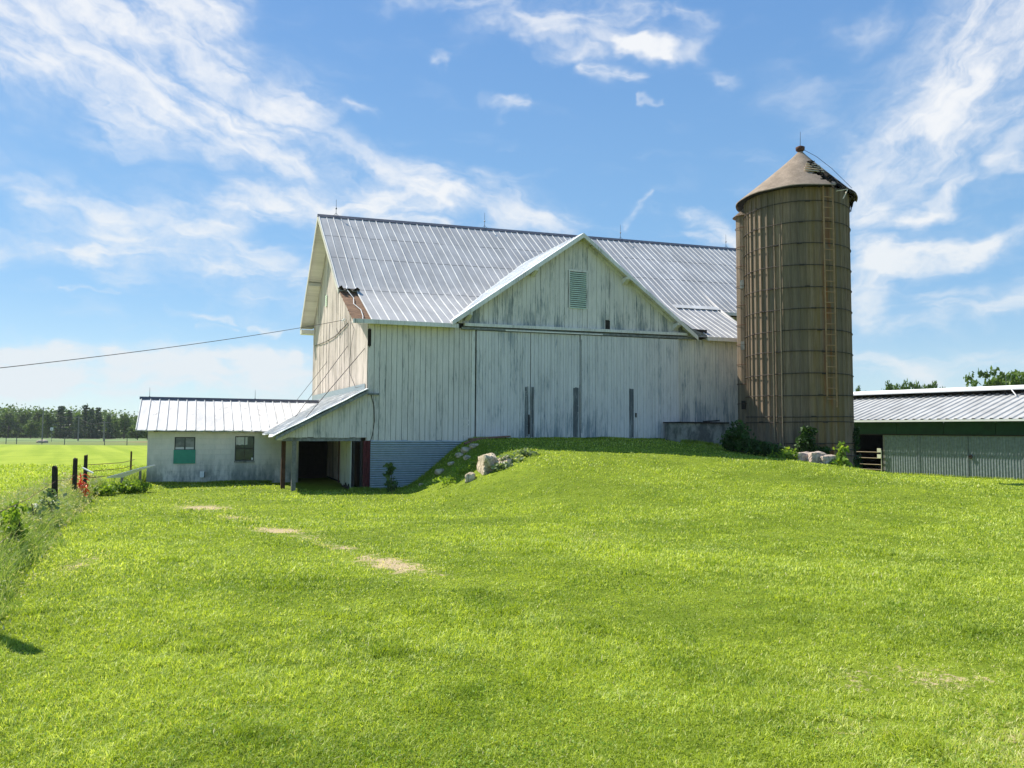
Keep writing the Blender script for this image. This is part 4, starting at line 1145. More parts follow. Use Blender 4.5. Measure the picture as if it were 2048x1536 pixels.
mb = MB(); mb.box(-8, 30, 11.8, 11.9, -1, 2.4); mb.box(-8, -7.9, 0, 11.8, -1, 2.3); mb.box(2.6, 2.7, .3, 9, -1, 2.2); mb.box(-2.6, -2.5, .3, 9, -1, 2.2); mb.box(-2.5, 2.6, 8.9, 9, -1, 2.3); mb.build('inner_wall', M_dark, pb)
mb = MB()
def zp(y): return 2.46 + .255 * (y + .5)
n = 0; x = -8.; vs = []
while x < 30:
    for (f, d) in ((0, 0), (.12, .055), (.36, .055), (.5, 0)):
        X = x + f * .46 ; vs += [(X, -.55, zp(-.55) + d), (X, 5.85, zp(5.85) + d)]
    x += .46
nn = len(vs) // 2
mb.add(vs, [(2 * k, 2 * k + 2, 2 * k + 3, 2 * k + 1) for k in range(nn - 1)])
mb.hexa([(-8, -.5, zp(-.5) - .06), (30, -.5, zp(-.5) - .06), (30, 5.85, zp(5.85) - .06), (-8, 5.85, zp(5.85) - .06), (-8, -.5, zp(-.5) - .02), (30, -.5, zp(-.5) - .02), (30, 5.85, zp(5.85) - .02), (-8, 5.85, zp(5.85) - .02)])
mb.hexa([(-8, 6.8, 4.05), (30, 6.8, 4.05), (30, 12.4, 2.5), (-8, 12.4, 2.5), (-8, 6.8, 4.1), (30, 6.8, 4.1), (30, 12.4, 2.55), (-8, 12.4, 2.55)])
pr_ = mb.build('roof', M_poleroof, pb)
mb = MB(); mb.box(-8, 30, -.60, -.555, zp(-.55) - .12, zp(-.55) - .01); mb.build('eave_trim', M_white, pr_)
mb = MB(); mb.prism([(-8, 5.2, 4.36), (-8, 6.35, 4.60), (-8, 7.5, 4.36), (-8, 7.5, 4.30), (-8, 6.35, 4.52), (-8, 5.2, 4.28)], (38, 0, 0)); mb.build('ridge_cap', M_white, pr_)
mb = MB(); x = -8
while x < 30: mb.box(x, x + .08, 5.5, 5.6, 3.9, 4.3); mb.box(x, x + .08, 7.0, 7.1, 3.9, 4.3); x += 2.4
pieces('ridge_post', mb, M_black, pr_)
mb = MB(); mb.box(-8, 30, 6.9, 6.95, 3.85, 4.36); mb.build('ridge_gap_shade', M_dark, pr_)  # near-black sheet added so the open ridge gap looks shaded
mb = MB(); mb.beam((6.9, 5.25, 4.3), (7.4, 4.6, 3.9), .05, .02); mb.build('loose_strip', M_white, pr_)
mb = MB(); mb.tube([(6.2, 6.3, 4.6), (6.2, 6.3, 5.2)], .012, 5); mb.build('lightning_rod', M_rod, pr_)
# farm gate
gate = thing('farm_gate', 'tubular metal farm gate across the dark opening of the pole barn', 'gate', PBO, PA)
for z in (-.55, -.25, .14, .50):
    mb = MB(); mb.tube([(-.75, -.14, z), (1.88, -.14, z)], .026, 6); mb.build('rail', M_rodb, gate)
for x in (-.7, 1.86):
    mb = MB(); mb.tube([(x, -.14, -.75), (x, -.14, .62)], .032, 6); mb.build('upright', M_pipe, gate)
for z in (.52, .16):
    mb = MB(); mb.box(1.62, 1.86, -.20, -.175, z - .02, z + .22); mb.build('notice_board', M_yellowpaper, gate)

# ------------------------------------------------------------------ cistern
mb = MB(); mb.box(12.25, 14.9, -1.35, -.25, -.8, .72); mb.box(13.0, 13.45, -1.37, -1.351, .15, .42, .9)
cs = thing('cistern', 'stained concrete block cistern with dark boards on top between doors and silo', 'cistern', B0, TH)
cb = mb.build('block_wall', M_concrete, cs)
mb = MB(); mb.box(12.2, 14.6, -1.42, -.2, .725, .775, .5); mb.beam((13.5, -1.2, .80), (14.3, -1.1, .84), .14, .05); mb.build('lid', M_black, cs)

# ------------------------------------------------------------------ stones
def rock_mesh(name, sx, sy, sz, seed, mat, sub=3, rough=.22, boxy=.6):
    r_ = random.Random(seed); import bmesh
    bm = bmesh.new(); bmesh.ops.create_icosphere(bm, subdivisions=sub, radius=1)
    ph = [r_.uniform(0, 6.28) for _ in range(12)]
    for v in bm.verts:
        c = v.co.copy(); m_ = max(abs(c.x), abs(c.y), abs(c.z)); q = c.lerp(c / m_, boxy)
        d = 1 + rough * (math.sin(c.x * 3.1 + ph[0]) * math.sin(c.y * 2.7 + ph[1]) + .6 * math.sin(c.z * 5.3 + ph[2]) * math.sin(c.x * 4.9 + ph[3]) + .35 * math.sin(c.y * 11 + ph[4]) * math.sin(c.z * 9 + ph[5]))
        q *= d; v.co = Vector((q.x * sx, q.y * sy, q.z * sz))
    me = bpy.data.meshes.new(name); bm.to_mesh(me); bm.free(); me.materials.append(mat); return me
def stone_mat(name, a, b, dark):
    def f(t):
        p = t.obj(); n = t.noise(p, 3.5, 6, .7); v = t.vor(p, 4.5, 'DISTANCE_TO_EDGE'); n2 = t.noise(p, 22, 4, .7)
        c = t.mix(t.ramp(n, .35, .65), a, b); c = t.mix(t.ramp(n2, .5, .75, 0., .5), c, dark)
        c = t.mix(t.ramp(v, .0, .035, .6, 0.), c, dark)
        bump(t, t.m('ADD', n, t.m('MULTIPLY', t.ramp(v, 0., .06), .5)), .06, .8); return c
    return material(name, f, .95)
M_wallstone = stone_mat('lichened_wall_stone', (.42, .34, .23), (.68, .57, .42), (.12, .10, .08))
M_pink = stone_mat('pinkish_wall_stone', (.42, .33, .27), (.62, .52, .44), (.20, .15, .12))
def rock(x, y, z, sx, sy, sz, seed, label, rz=0., mat=None, group=None, boxy=.6, name='field_stone', tilt=(0, 0)):
    o = link(name, rock_mesh(name, sx, sy, sz, seed, mat or M_wallstone, 4 if max(sx, sy, sz) > .3 else 3, .14, boxy)); o.location = (x, y, z); o.rotation_euler = (*tilt, rz)
    return tag(o, label, 'stone', group)
rock(-.74, 23.75, .54, .25, .60, .37, 11, 'large pale block of the ruined wing wall standing in the grass slope', .25, boxy=.85, name='wall_stone')
rock(-.30, 23.45, .40, .22, .35, .40, 17, 'upright wall stone leaning against the right face of the large pale block', .5, boxy=.8, name='wall_stone', tilt=(.1, -.12))
rock(-1.25, 23.3, .18, .17, .20, .20, 5, 'small squat stone just left of the large pale block', 0, boxy=.5)
SG = 'loose stones tumbled along the metal skirting'
for (px_, py_, Y, s, sd_, lb) in ((880, 934, 26.4, .20, 3, 'round pale boulder alone in grass near foot of the metal skirting'), (842, 948, 26.2, .09, 4, 'small flat stone nearest the metal skirting foot'), (903, 921, 26.5, .13, 8, 'dark brown stone just above the round pale boulder'),
                                  (920, 914, 26.8, .16, 9, 'stone halfway up the tumbled line beside the metal skirting'), (934, 921, 26.0, .15, 10, 'grey stone bedded in grass right of the tumbled line'),
                                  (932, 901, 26.9, .20, 12, 'largest stone near top of the tumbled line beside the metal skirting'), (948, 893, 26.9, .17, 14, 'topmost stone under the broken planks'), (916, 905, 27.0, .13, 15, 'reddish stone close against the upper end of metal skirting')):
    az_, el_ = pix_dir(px_, py_); X = math.tan(az_) * Y
    s *= .78; rock(X, Y, hz_(X, Y) + s * .22, s * 1.2, s, s * .75, sd_, lb, sd_ * .7, group=SG, boxy=.35)
RG = 'pinkish stones of the wall stub below the silo'
def ground_pt(px_, Y):
    X = math.tan(pix_dir(px_, 900)[0]) * Y; return X, Y, hz_(X, Y)
for (px_, Y, s, sd_, lb, dzz) in ((1603, 27.4, .42, 31, 'flat pinkish stone at left end of the wall stub below the silo', .05), (1632, 27.2, .42, 33, 'middle pinkish stone of the wall stub below the silo', .12), (1652, 27.0, .34, 35, 'squared right end stone of the wall stub beside the sapling', .10)):
    X, Y, Z = ground_pt(px_, Y); rock(X, Y, Z + dzz, s * .9, s * .6, s * .66, sd_, lb, .3, M_pink, RG, .8, 'wall_stone')

# ------------------------------------------------------------------ fence and left foreground
FG = 'old black fence posts along the weedy field edge'
def post(x, y, h, w_, label, lean_=(0, 0)):
    r_ = random.Random(int(x * 100)); mb = MB(); zb = -.3; pts = []
    n = 8
    for k in range(7):
        z = zb + (h - zb) * k / 6
        for i in range(n):
            a = 2 * math.pi * i / n + .4; r = w_ / 2 * (1 + .12 * math.sin(i * 3 + k * .4)) * (1.08 - .12 * k / 6)
            r *= 1.12 if i % 2 == 0 else .96
            pts.append((r * math.cos(a) + lean_[0] * z, r * math.sin(a) + lean_[1] * z, z + (r_.uniform(-.015, .03) if k == 6 else 0)))
    fs = [(k * n + i, k * n + (i + 1) % n, (k + 1) * n + (i + 1) % n, (k + 1) * n + i) for k in range(6) for i in range(n)] + [tuple(range(6 * n, 7 * n))]
    mb.add(pts, fs); o = mb.build('fence_post', M_black); o.location = (x, y, hz_(x, y)); return tag(o, label, 'fence post', FG)
def gpost(px_, ytop, Y, h, w_, lb, lean_=(0, 0)):
    az_, el_ = pix_dir(px_, ytop); X = math.tan(az_) * Y; zt_ = CZ + math.tan(el_) * math.hypot(X, Y)
    return post(X, Y, zt_ - hz_(X, Y), w_, lb, lean_), X
p1, X1 = gpost(113, 934, 16.0, 1.2, .092, 'nearest black fence post standing clear in front of the tall grass', (-.03, 0))
p2, X2 = gpost(151, 917, 21.0, 1.2, .095, 'black fence post left of the orange netting')
p3, X3 = gpost(172, 911, 23.3, 1.2, .085, 'black fence post right of the orange netting with wires towards the shed')
post(-4.32, 6.28, 1.20, .15, 'fence post outside the left edge of the photo that throws a shadow')
# wires between posts
wires = thing('fence_wire', 'rusty strands of wire strung between the black fence posts', 'wire')
mb = MB()
pts_ = [(-4.52, 6.28), (X1, 16.0), (X2, 21.0), (X3, 23.3)]
for hh in (.45, .8):
    for (a, b) in zip(pts_[:-1], pts_[1:]):
        pa_ = Vector((*a, hz_(*a) + hh)); pb_ = Vector((*b, hz_(*b) + hh)); md = (pa_ + pb_) / 2 - Vector((0, 0, .06)); mb.tube([pa_, md, pb_], .005, 4)
o = mb.build('strand', M_rust, wires)
sx_, sy_ = bw(UL - .05, VS).x, bw(UL, VS).y
mb = MB()
for hh in (.55, .75, .95): mb.tube([(X3, 23.3, hz_(X3, 23.3) + hh), ((X3 + sx_) / 2, 26.3, -.4 + hh - .06), (sx_ - .4, sy_, -.45 + hh)], .010, 4)
mb.build('strand', M_rust, wires)
q = post(sx_ - .35, sy_ - .4, 1.25, .05, 'thin steel fence stake beside the left corner of the shed'); q.name = 'fence_stake'; q.data.materials[0] = M_rust; q['group'] = 'stakes at the shed'
del q['group']
# orange plastic netting
on = thing('orange_netting', 'torn orange plastic safety netting tangled between two black fence posts', 'netting', (math.tan(pix_dir(162, 940)[0]) * 21.8, 21.8, hz_(-12.3, 21.8)))
r_ = random.Random(3)
mb = MB()
for k in range(17):
    x0 = -.26 + k * .030; z0 = r_.uniform(.0, .25); z1 = r_.uniform(.35, .92) * (1 if 4 < k < 14 else .6)
    pts = [(x0 + r_.uniform(-.05, .05), r_.uniform(-.1, .1), z0 + (z1 - z0) * j / 4) for j in range(5)]
    for a, b in zip(pts[:-1], pts[1:]): mb.beam(a, b, .045, .010)
for z in (.12, .25, .38, .5, .62, .72): mb.tube([(-.25 + .06 * j, .05 * math.sin(j + z * 9), z + .05 * math.sin(j * 1.3)) for j in range(9)], .014, 4)
mb.build('net', M_orange, on)
mb = MB(); mb.beam((.05, -.02, .95), (.38, -.05, .80), .05, .03); mb.build('white_strap', M_white, on)
# leaning sheet
az_, el_ = pix_dir(250, 948); mb = MB(); vs = []; n = 22
L_ = Vector((math.tan(pix_dir(213, 958)[0]) * 24.2, 24.2, 0)); Rr = Vector((math.tan(pix_dir(281, 938)[0]) * 25.4, 25.4, 0))
zl0 = CZ + math.tan(pix_dir(213, 957)[1]) * L_.length; zr0 = CZ + math.tan(pix_dir(281, 938)[1]) * Rr.length
for i in range(n + 1):
    t_ = i / n; p = L_.lerp(Rr, t_); z = zl0 + .03 + (zr0 - zl0) * t_
    vs += [(p.x, p.y, z + .02 * (i % 2)), (p.x + .15, p.y + .75, z - .02 + .02 * (i % 2) + .10 * t_)]
mb.add(vs + [(a, b, c - .02) for a, b, c in vs], [(2 * i, 2 * i + 2, 2 * i + 3, 2 * i + 1) for i in range(n)] + [(2 * i + 2 * n + 2, 2 * i + 1 + 2 * n + 2, 2 * i + 3 + 2 * n + 2, 2 * i + 2 + 2 * n + 2) for i in range(n)] + [(2 * i, 2 * i + 2 * n + 2, 2 * i + 2 + 2 * n + 2, 2 * i + 2) for i in range(n)])
sh = mb.build('metal_sheet', M_white); tag(sh, 'white corrugated sheet propped at a slant in weeds left of the shed', 'sheet')
mb = MB(); mb.beam((Rr.x - .1, Rr.y + .2, -.6), (Rr.x - .1, Rr.y + .2, zr0 - .03), .06, .06); mb.beam((Rr.x - .55, Rr.y - .1, -.6), (Rr.x - .55, Rr.y - .1, zr0 - .12), .06, .06); mb.build('prop', M_greywood, sh)

# ------------------------------------------------------------------ power line and guy lines
mb = MB(); A = bw(-.14, 4.57, 4.85); Bp = Vector((-12.2, 18.0, 3.05)); far_ = Bp + (Bp - A) * 1.3 + Vector((0, 0, 1.2))
pts = []
for k in range(25):
    t_ = k / 24; p = A.lerp(far_, t_); p.z = A.z * (1 - t_) + far_.z * t_
    pts.append(p)
# sagging so that it passes Bp
tb = 1 / 2.3; sag = (pts[0].z * (1 - tb) + far_.z * tb - Bp.z) / (4 * tb * (1 - tb))
for k, p in enumerate(pts): t_ = k / 24; p.z -= 4 * sag * t_ * (1 - t_)
mb.tube(pts, .010, 5); tag(mb.build('power_line', M_wire), 'dark overhead cable sagging from the barn side wall to the left', 'cable')
GL = 'thin dark lines slanting from the barn to the lower roofs'
for (a, b, lb) in (((-.03, 8.7, 3.5), (-1.5, 10.5, 1.25), 'farthest thin line, running past the barn back corner'), ((-.03, 3.7, 3.72), (-1.88, 4.76, .86), 'middle thin line crossing the grooved side boards'), ((-.03, .42, 3.3), (-2.03, .52, .78), 'nearest thin line, from the front corner to the lean-to roof')):
    mb = MB(); mb.tube([bw(*a), bw(*b)], .012, 4); tag(mb.build('guy_line', M_wire), lb, 'line', GL)

# ------------------------------------------------------------------ foliage
def leaf_quads(C, S, T, up=.0, aspect=1.6):
    """C centres (n,3), S sizes, T tones -> verts, loops; random-oriented pointed leaves"""
    n = len(C); a = rng.normal(size=(n, 3)); a /= np.linalg.norm(a, axis=1)[:, None]
    b = rng.normal(size=(n, 3)); b[:, 2] *= (1 - up); b -= a * (a * b).sum(1)[:, None]; b /= np.linalg.norm(b, axis=1)[:, None]
    S = S[:, None]
    v = np.stack([C - a * S * aspect * .5, C + b * S * .5, C + a * S * aspect * .5, C - b * S * .5], 1).reshape(-1, 3)
    return v, np.arange(4 * n), np.repeat(T, 4)
def leaves_obj(name, C, S, T, mat, parent=None, aspect=1.6):
    v, l, t_ = leaf_quads(np.asarray(C), np.asarray(S), np.asarray(T), aspect=aspect)
    me = fast_mesh(name, v, l, np.arange(len(C)) * 4, np.full(len(C), 4), mat, t_); return link(name, me, parent)
def clumps(nc, shape, cr, per, rnd):
    """clump centres chosen by shape(rnd)->point ; returns leaf centres + tones"""
    P = []; T = []
    for _ in range(nc):
        c = shape(rnd); tb_ = rnd.random(); r = cr * rnd.uniform(.6, 1.3)
        q = rng.normal(size=(per, 3)) * r * .5 * np.array([1, 1, .75]); P.append(q + np.array(c)); T.append(np.clip(tb_ * .6 + rng.random(per) * .4 + q[:, 2] / r * .15, 0, 1))
    return np.concatenate(P), np.concatenate(T)

def make_tree(h, wd, kind, seed):
    rnd = random.Random(seed); root = bpy.data.objects.new('tree', None); COL.objects.link(root)
    mb = MB(); th = h * (.9 if kind == 'pine' else .55)
    mb.tube([(0, 0, -.5), (.1, 0, h * .2), (-.05, .1, th * .6), (0, 0, th)], [h * .022, h * .018, h * .012, h * .004], 7)
    if kind == 'pine':
        lv = int(h * 1.1)
        P = []; T = []
        for k in range(lv):
            f = k / lv; z = h * (.05 + .93 * f); rr = wd * .5 * ((1 - f) ** .75) * rnd.uniform(.75, 1.15) + .25
            nb = 6
            for j in range(nb):
                a = 2 * math.pi * j / nb + rnd.uniform(-.5, .5); ln = rr * rnd.uniform(.65, 1.15)
                if rnd.random() < .12: continue
                p1_ = Vector((math.cos(a) * ln, math.sin(a) * ln, z + ln * rnd.uniform(-.12, .16)))
                if ln > 1.0: mb.tube([(0, 0, z - .2), p1_], [.06, .02], 4)
                m_ = int(16 + ln * 12); tt = rng.random(m_) ** .6
                q = np.array(p1_)[None] * tt[:, None]; q[:, 2] = z + (p1_.z - z) * tt; q += rng.normal(size=(m_, 3)) * np.array([.35, .35, .13]) * (h / 14)
                P.append(q); T.append(np.clip(rnd.random() * .5 + rng.random(m_) * .5, 0, 1))
        P = np.concatenate(P); T = np.concatenate(T); S = rng.uniform(.28, .60, len(P)) * (h / 13); mat = M_pine
    else:
        lobes = [(Vector((rnd.uniform(-.32, .32) * wd, rnd.uniform(-.32, .32) * wd, h * rnd.uniform(.22, .80))), wd * rnd.uniform(.16, .28)) for _ in range(13)] + [(Vector((0, 0, h * .62)), wd * .33), (Vector((0, 0, h * .82)), wd * .2)]
        for c, r in lobes: mb.tube([(0, 0, h * .25), c * .6 + Vector((0, 0, h * .15)), c], [h * .010, h * .006, .02], 5)
        def shape(r_):
            c, r = r_.choice(lobes); d = Vector((r_.gauss(0, 1), r_.gauss(0, 1), r_.gauss(0, 1))).normalized() * r * (r_.random() ** .35); d.z *= .85
            return tuple(c + d)
        P, T = clumps(190, shape, wd * .085, 26, rnd); S = rng.uniform(.25, .55, len(P)) * (h / 12); mat = M_leaf
    mb.build('trunk', M_bark, root)
    leaves_obj('crown', P, S, T, mat, root)
    return root

protos = {('pine', i): make_tree(13, 8.0, 'pine', 40 + i) for i in range(2)}
protos.update({('leaf', i): make_tree(11, 9.0, 'leaf', 60 + i) for i in range(3)})
used = set()
def place_tree(kind, var, x, y, h, wd, label, group):
    key = (kind, var % (2 if kind == 'pine' else 3)); src = protos[key]
    if key not in used: used.add(key); o = src
    else: o = copy_tree(src)
    h0, w0 = (13, 8.) if kind == 'pine' else (11, 9.)
    o.location = (x, y, hz_(x, y) - .2); o.scale = (wd / w0, wd / w0, h / h0); o.rotation_euler = (0, 0, random.uniform(0, 6.28))
    o.name = 'pine_tree' if kind == 'pine' else 'deciduous_tree'
    tag(o, label, 'tree', group); return o
FT = 'trees along the far edge of the fields'
def far_tree(kind, px_, ytop, Y, wpx, label, var=0, group=FT):
    az_, el_ = pix_dir(px_, ytop); X = math.tan(az_) * Y; dist = math.hypot(X, Y); zt_ = CZ + math.tan(el_) * dist
    place_tree(kind, var, X, Y, (zt_ - hz_(X, Y)) * (1.03 if kind == 'pine' else 1.0 if group == FT else 1.10), wpx / 1530 * dist * .93, label, group)
far_tree('leaf', -20, 822, 300, 60, 'pale broadleaf tree cut by the left edge of the photo', 0)
far_tree('leaf', 18, 819, 290, 44, 'first rounded broadleaf tree from the left edge', 1)
far_tree('leaf', 48, 815, 300, 40, 'rounded broadleaf tree left of the tall utility pole', 2)
far_tree('leaf', 63, 838, 262, 34, 'low dark round tree just left of the tall utility pole', 0)
far_tree('leaf', 78, 815, 290, 38, 'broadleaf tree directly behind the tall utility pole', 1)
far_tree('leaf', 98, 817, 285, 34, 'broadleaf tree between the tall utility pole and dark pines', 2)
far_tree('pine', 123, 809, 262, 34, 'leftmost dark pine, broad and tall', 0)
far_tree('pine', 140, 818, 268, 30, 'second dark pine from the left, slightly lower', 1)
far_tree('pine', 156, 828, 250, 22, 'short pine between the two tall dark pine groups', 0)
far_tree('pine', 172, 807, 262, 32, 'tallest dark pine in the far tree line', 1)
far_tree('pine', 184, 815, 256, 28, 'dark pine just right of the tallest pine', 0)
far_tree('pine', 197, 812, 262, 28, 'rightmost tall dark pine', 1)
far_tree('pine', 218, 829, 250, 22, 'slim pointed pine right of the tall pines', 0)
far_tree('leaf', 232, 832, 270, 28, 'green broadleaf tree right of the slim pine', 0)
far_tree('leaf', 250, 824, 262, 36, 'tall airy broadleaf tree with visible trunk near the shed roof', 1)
far_tree('leaf', 276, 850, 222, 34, 'low yellowish round tree beside the shed corner', 2)
far_tree('leaf', 296, 840, 240, 40, 'broadleaf tree partly hidden behind the shed', 0)
for i, px_ in enumerate((-60, 330, 370)): far_tree('leaf', px_, 832, 280, 50, ('broadleaf tree outside the left edge of the photo', 'tree behind the left part of the shed', 'tree behind the middle of the shed')[i], i)
TG = 'trees showing over the pole barn ridge'
for (px_, yt, Y, wp, lb) in ((1716, 776, 120, 22, 'dark tree top touching the right edge of the silo'), (1776, 767, 110, 34, 'small round tree top, first right of the silo over the pole barn'), (1808, 766, 112, 32, 'second small tree top over the pole barn ridge'), (1838, 769, 115, 26, 'third small tree top over the pole barn ridge'),
                             (1866, 767, 110, 34, 'fourth small tree top, last of the low row over the pole barn'), (2000, 743, 85, 74, 'large round tree top rising highest over the pole barn'), (2052, 757, 90, 70, 'tree at the right edge of the photo beside the large round tree')):
    far_tree('leaf', px_, yt, Y, wp * 1.35, lb, int(px_) % 3, TG)
# far woods as one mass
P = []
for k in range(2600):
    x = rng.uniform(-300, 60); y = 330 + rng.uniform(0, 60); hgt = 10.6 + 1.6 * math.sin(x * .05) + 1.2 * math.sin(x * .21) + rng.normal() * .5
    n = 26; q = rng.normal(size=(n, 3)) * np.array([1.7, 1.7, 1.1]); zc = rng.uniform(.1, 1) ** .7 * hgt - 3; P.append(q + np.array([x, y, zc]))
for k in range(700):
    x = rng.uniform(-290, -40); y = 296 + rng.uniform(0, 8); q = rng.normal(size=(26, 3)) * np.array([2.0, 1.2, .9]); P.append(q + np.array([x, y, float(hz_(x, y)) + rng.uniform(.2, 3.4)]))
P = np.concatenate(P); T = rng.random(len(P)) * .5 + np.repeat(rng.random(3300) * .5, 26)
fw_ = leaves_obj('far_woods', P, rng.uniform(.5, 1.1, len(P)), T, M_leaf); tag(fw_, 'hazy green wood on the horizon behind the far field trees', 'woods', kind='stuff')

# utility poles
UG = 'utility poles across the far field'
upo = []
for (px_, yt, Y, lb) in ((87, 815, 200, 'tallest utility pole, leftmost in the far field'), (158, 832, 190, 'middle utility pole in front of the dark pines'), (209, 842, 180, 'right utility pole beside the slim pine')):
    az_, el_ = pix_dir(px_, yt); X = math.tan(az_) * Y; zt_ = CZ + math.tan(el_) * math.hypot(X, Y); zb = hz_(X, Y)
    t_ = thing('utility_pole', lb, 'utility pole', (X, Y, zb), .3, UG); H_ = zt_ - zb
    mb = MB(); mb.tube([(0, 0, -.3), (0, 0, H_)], [.17, .11], 8); mb.build('pole', M_greywood, t_)
    mb = MB(); mb.beam((-1.2, 0, H_ - .35), (1.2, 0, H_ - .35), .12, .12); mb.build('crossarm', M_greywood, t_)
    upo.append(Vector((X, Y, zt_ - .3)))
for a, b, lb in ((upo[0], upo[1], 'sagging wire between the tallest and middle far utility poles'), (upo[1], upo[2], 'sagging wire between the middle and right far utility poles')):
    mb = MB(); mb.tube([a.lerp(b, k / 8) - Vector((0, 0, 3.2 * (k / 8) * (1 - k / 8) * 4 * .3)) for k in range(9)], .022, 4); tag(mb.build('overhead_wire', M_wire), lb, 'wire')
# far fence
FP = 'thin posts of the far field fence'
names_ = {0: 'leftmost', 1: 'second', 2: 'third', 3: 'fourth', 4: 'fifth', 5: 'last'}
prev = None; fmb = MB()
fsrc = None
for i, px_ in enumerate((12, 33, 84, 129, 209, 254)):
    Y = 132 - i * 1.5; X = math.tan(pix_dir(px_, 885)[0]) * Y; z = hz_(X, Y)
    if fsrc is None:
        mb = MB(); mb.tube([(0, 0, -.2), (0, 0, 1.2)], [.07, .055], 6); o = fsrc = mb.build('field_post', M_greywood)
    else: o = fsrc.copy(); COL.objects.link(o)
    o.location = (X, Y, z); tag(o, '%s thin grey post of the far field fence, counted from the left' % names_[i], 'fence post', FP)
    if prev is not None:
        for hh in (.6, 1.05): fmb.tube([prev + Vector((0, 0, hh)), Vector((X, Y, z + hh))], .018, 4)
    prev = Vector((X, Y, z))
tag(fmb.build('field_fence_wire', M_wire), 'wires of the far field fence below the tree line', 'wire')
X = math.tan(pix_dir(103, 872)[0]) * 170; zt_ = hz_(X, 170)
sg = thing('road_sign', 'small white square sign far off beside the dark pines', 'sign', (X, 170, zt_), .3)
mb = MB(); mb.tube([(0, .06, -.2), (0, .06, 3.0)], .05, 6); mb.build('sign_post', M_greywood, sg)
mb = MB(); mb.box(-.28, .28, -.02, .02, 2.5, 3.15, .5, 0); mb.box(-.08, .08, -.03, -.021, 2.65, 2.9, .5, 1); mb.build('sign_panel', [M_white, M_greywood], sg)
X = math.tan(pix_dir(85, 884)[0]) * 150
rk = rock(X, 150, hz_(X, 150) + .2, .95, 1.0, .45, 77, 'small brown brush heap at foot of the tallest far utility pole', 0, M_stone, boxy=.1, name='brush_heap'); rk['category'] = 'heap'

# shrubs, vines, weeds --------------------------------------------
def shrub(name, label, cat, blobs, n, size, mat, stems=None, group=None, per=14, cr=.16, seed=1, aspect=1.6):
    """blobs: (x,y,z,rx,ry,rz) world ellipsoids"""
    rnd = random.Random(seed); base = Vector((blobs[0][0], blobs[0][1], hz_(blobs[0][0], blobs[0][1])))
    root = thing(name, label, cat, base, 0, group); vol = [b[3] * b[5] for b in blobs]
    def shape(r_):
        b = r_.choices(blobs, vol)[0]; d = Vector((r_.gauss(0, 1), r_.gauss(0, 1), r_.gauss(0, 1))).normalized() * (r_.random() ** .4)
        return (b[0] + d.x * b[3] - base.x, b[1] + d.y * b[4] - base.y, b[2] + d.z * b[5] - base.z)
    P, T = clumps(n, shape, cr, per, rnd)
    leaves_obj('foliage', P, rng.uniform(.6, 1.3, len(P)) * size, T, mat, root, aspect)
    mb = MB()
    for k in range(7 if stems is None else stems):
        b = rnd.choice(blobs); e = Vector((b[0] + rnd.uniform(-.6, .6) * b[3] - base.x, b[1] + rnd.uniform(-.6, .6) * b[4] - base.y, b[2] + .5 * b[5] - base.z))
        s_ = Vector((e.x * .8, e.y * .8, hz_(base.x + e.x * .8, base.y + e.y * .8) - base.z - .1)); mb.tube([s_, (s_ + e) / 2 + Vector((.05, 0, .03)), e], [.014, .01, .005], 5)
    pieces('stem', mb, M_bark, root); return root
def gpw(px_, Y, dz_=.06):
    X = math.tan(pix_dir(px_, 930)[0]) * Y; return X, Y, hz_(X, Y) + dz_
def pw(px_, py_, Y):
    az_, el_ = pix_dir(px_, py_); X = math.tan(az_) * Y; return X, Y, CZ + math.tan(el_) * math.hypot(X, Y)
x1, y1, z1 = pw(1475, 868, 27.6); x2, y2, z2 = pw(1500, 893, 27.4); x3, y3, z3 = pw(1540, 900, 27.2); x4, y4, z4 = pw(1462, 888, 27.7)
shrub('shrub', 'dark green tangled shrub between the cistern and the silo', 'shrub', [(x1, y1, z1, .45, .4, .40), (x2, y2, z2, .6, .4, .28), (x3, y3, z3, .5, .35, .22), (x4, y4, z4, .35, .3, .25)], 190, .085, M_leafdark, seed=2)
x1, y1, z1 = pw(1575, 908, 27.1); x2, y2, z2 = pw(1552, 912, 26.9)
shrub('shrub', 'low bright weedy shrub in front of the silo, left of the pinkish stones', 'shrub', [(x1, y1, z1, .38, .3, .16), (x2, y2, z2 - .05, .3, .3, .12)], 60, .07, M_leafbright, seed=3)
x1, y1, z1 = pw(1683, 925, 26.8); x2, y2, z2 = pw(1684, 900, 26.8); x3, y3, z3 = pw(1670, 935, 26.8)
shrub('sapling', 'pale green leafy sapling in front of the right foot of the silo', 'sapling', [(x1, y1, z1, .25, .25, .30), (x2, y2, z2, .10, .1, .28), (x3, y3, z3, .3, .25, .2)], 64, .10, M_leafbright, seed=4, per=10)
x1, y1, z1 = pw(1612, 890, 28.05); x2, y2, z2 = pw(1616, 865, 28.10); x3, y3, z3 = pw(1640, 905, 28.0)
shrub('vine', 'dark vine climbing the middle of the silo foot', 'vine', [(x1, y1, z1, .40, .12, .40), (x2, y2, z2, .30, .10, .22), (x3, y3, z3, .45, .2, .2)], 130, .075, M_leafdark, seed=5, cr=.12)
a_ = R(-28)
bl = []
for k in range(7): bl.append((SILO.x + (SR + .08) * math.cos(a_ + .05 * math.sin(k)), SILO.y + (SR + .08) * math.sin(a_), -.3 + k * .33, .16, .16, .26))
shrub('vine', 'narrow dark vine climbing the right edge of the silo', 'vine', bl, 110, .07, M_leafdark, seed=6, cr=.11)
x1, y1, z1 = pw(779, 942, 26.0); x2, y2, z2 = pw(783, 958, 26.0); z2 = hz_(x2, y2) + .24
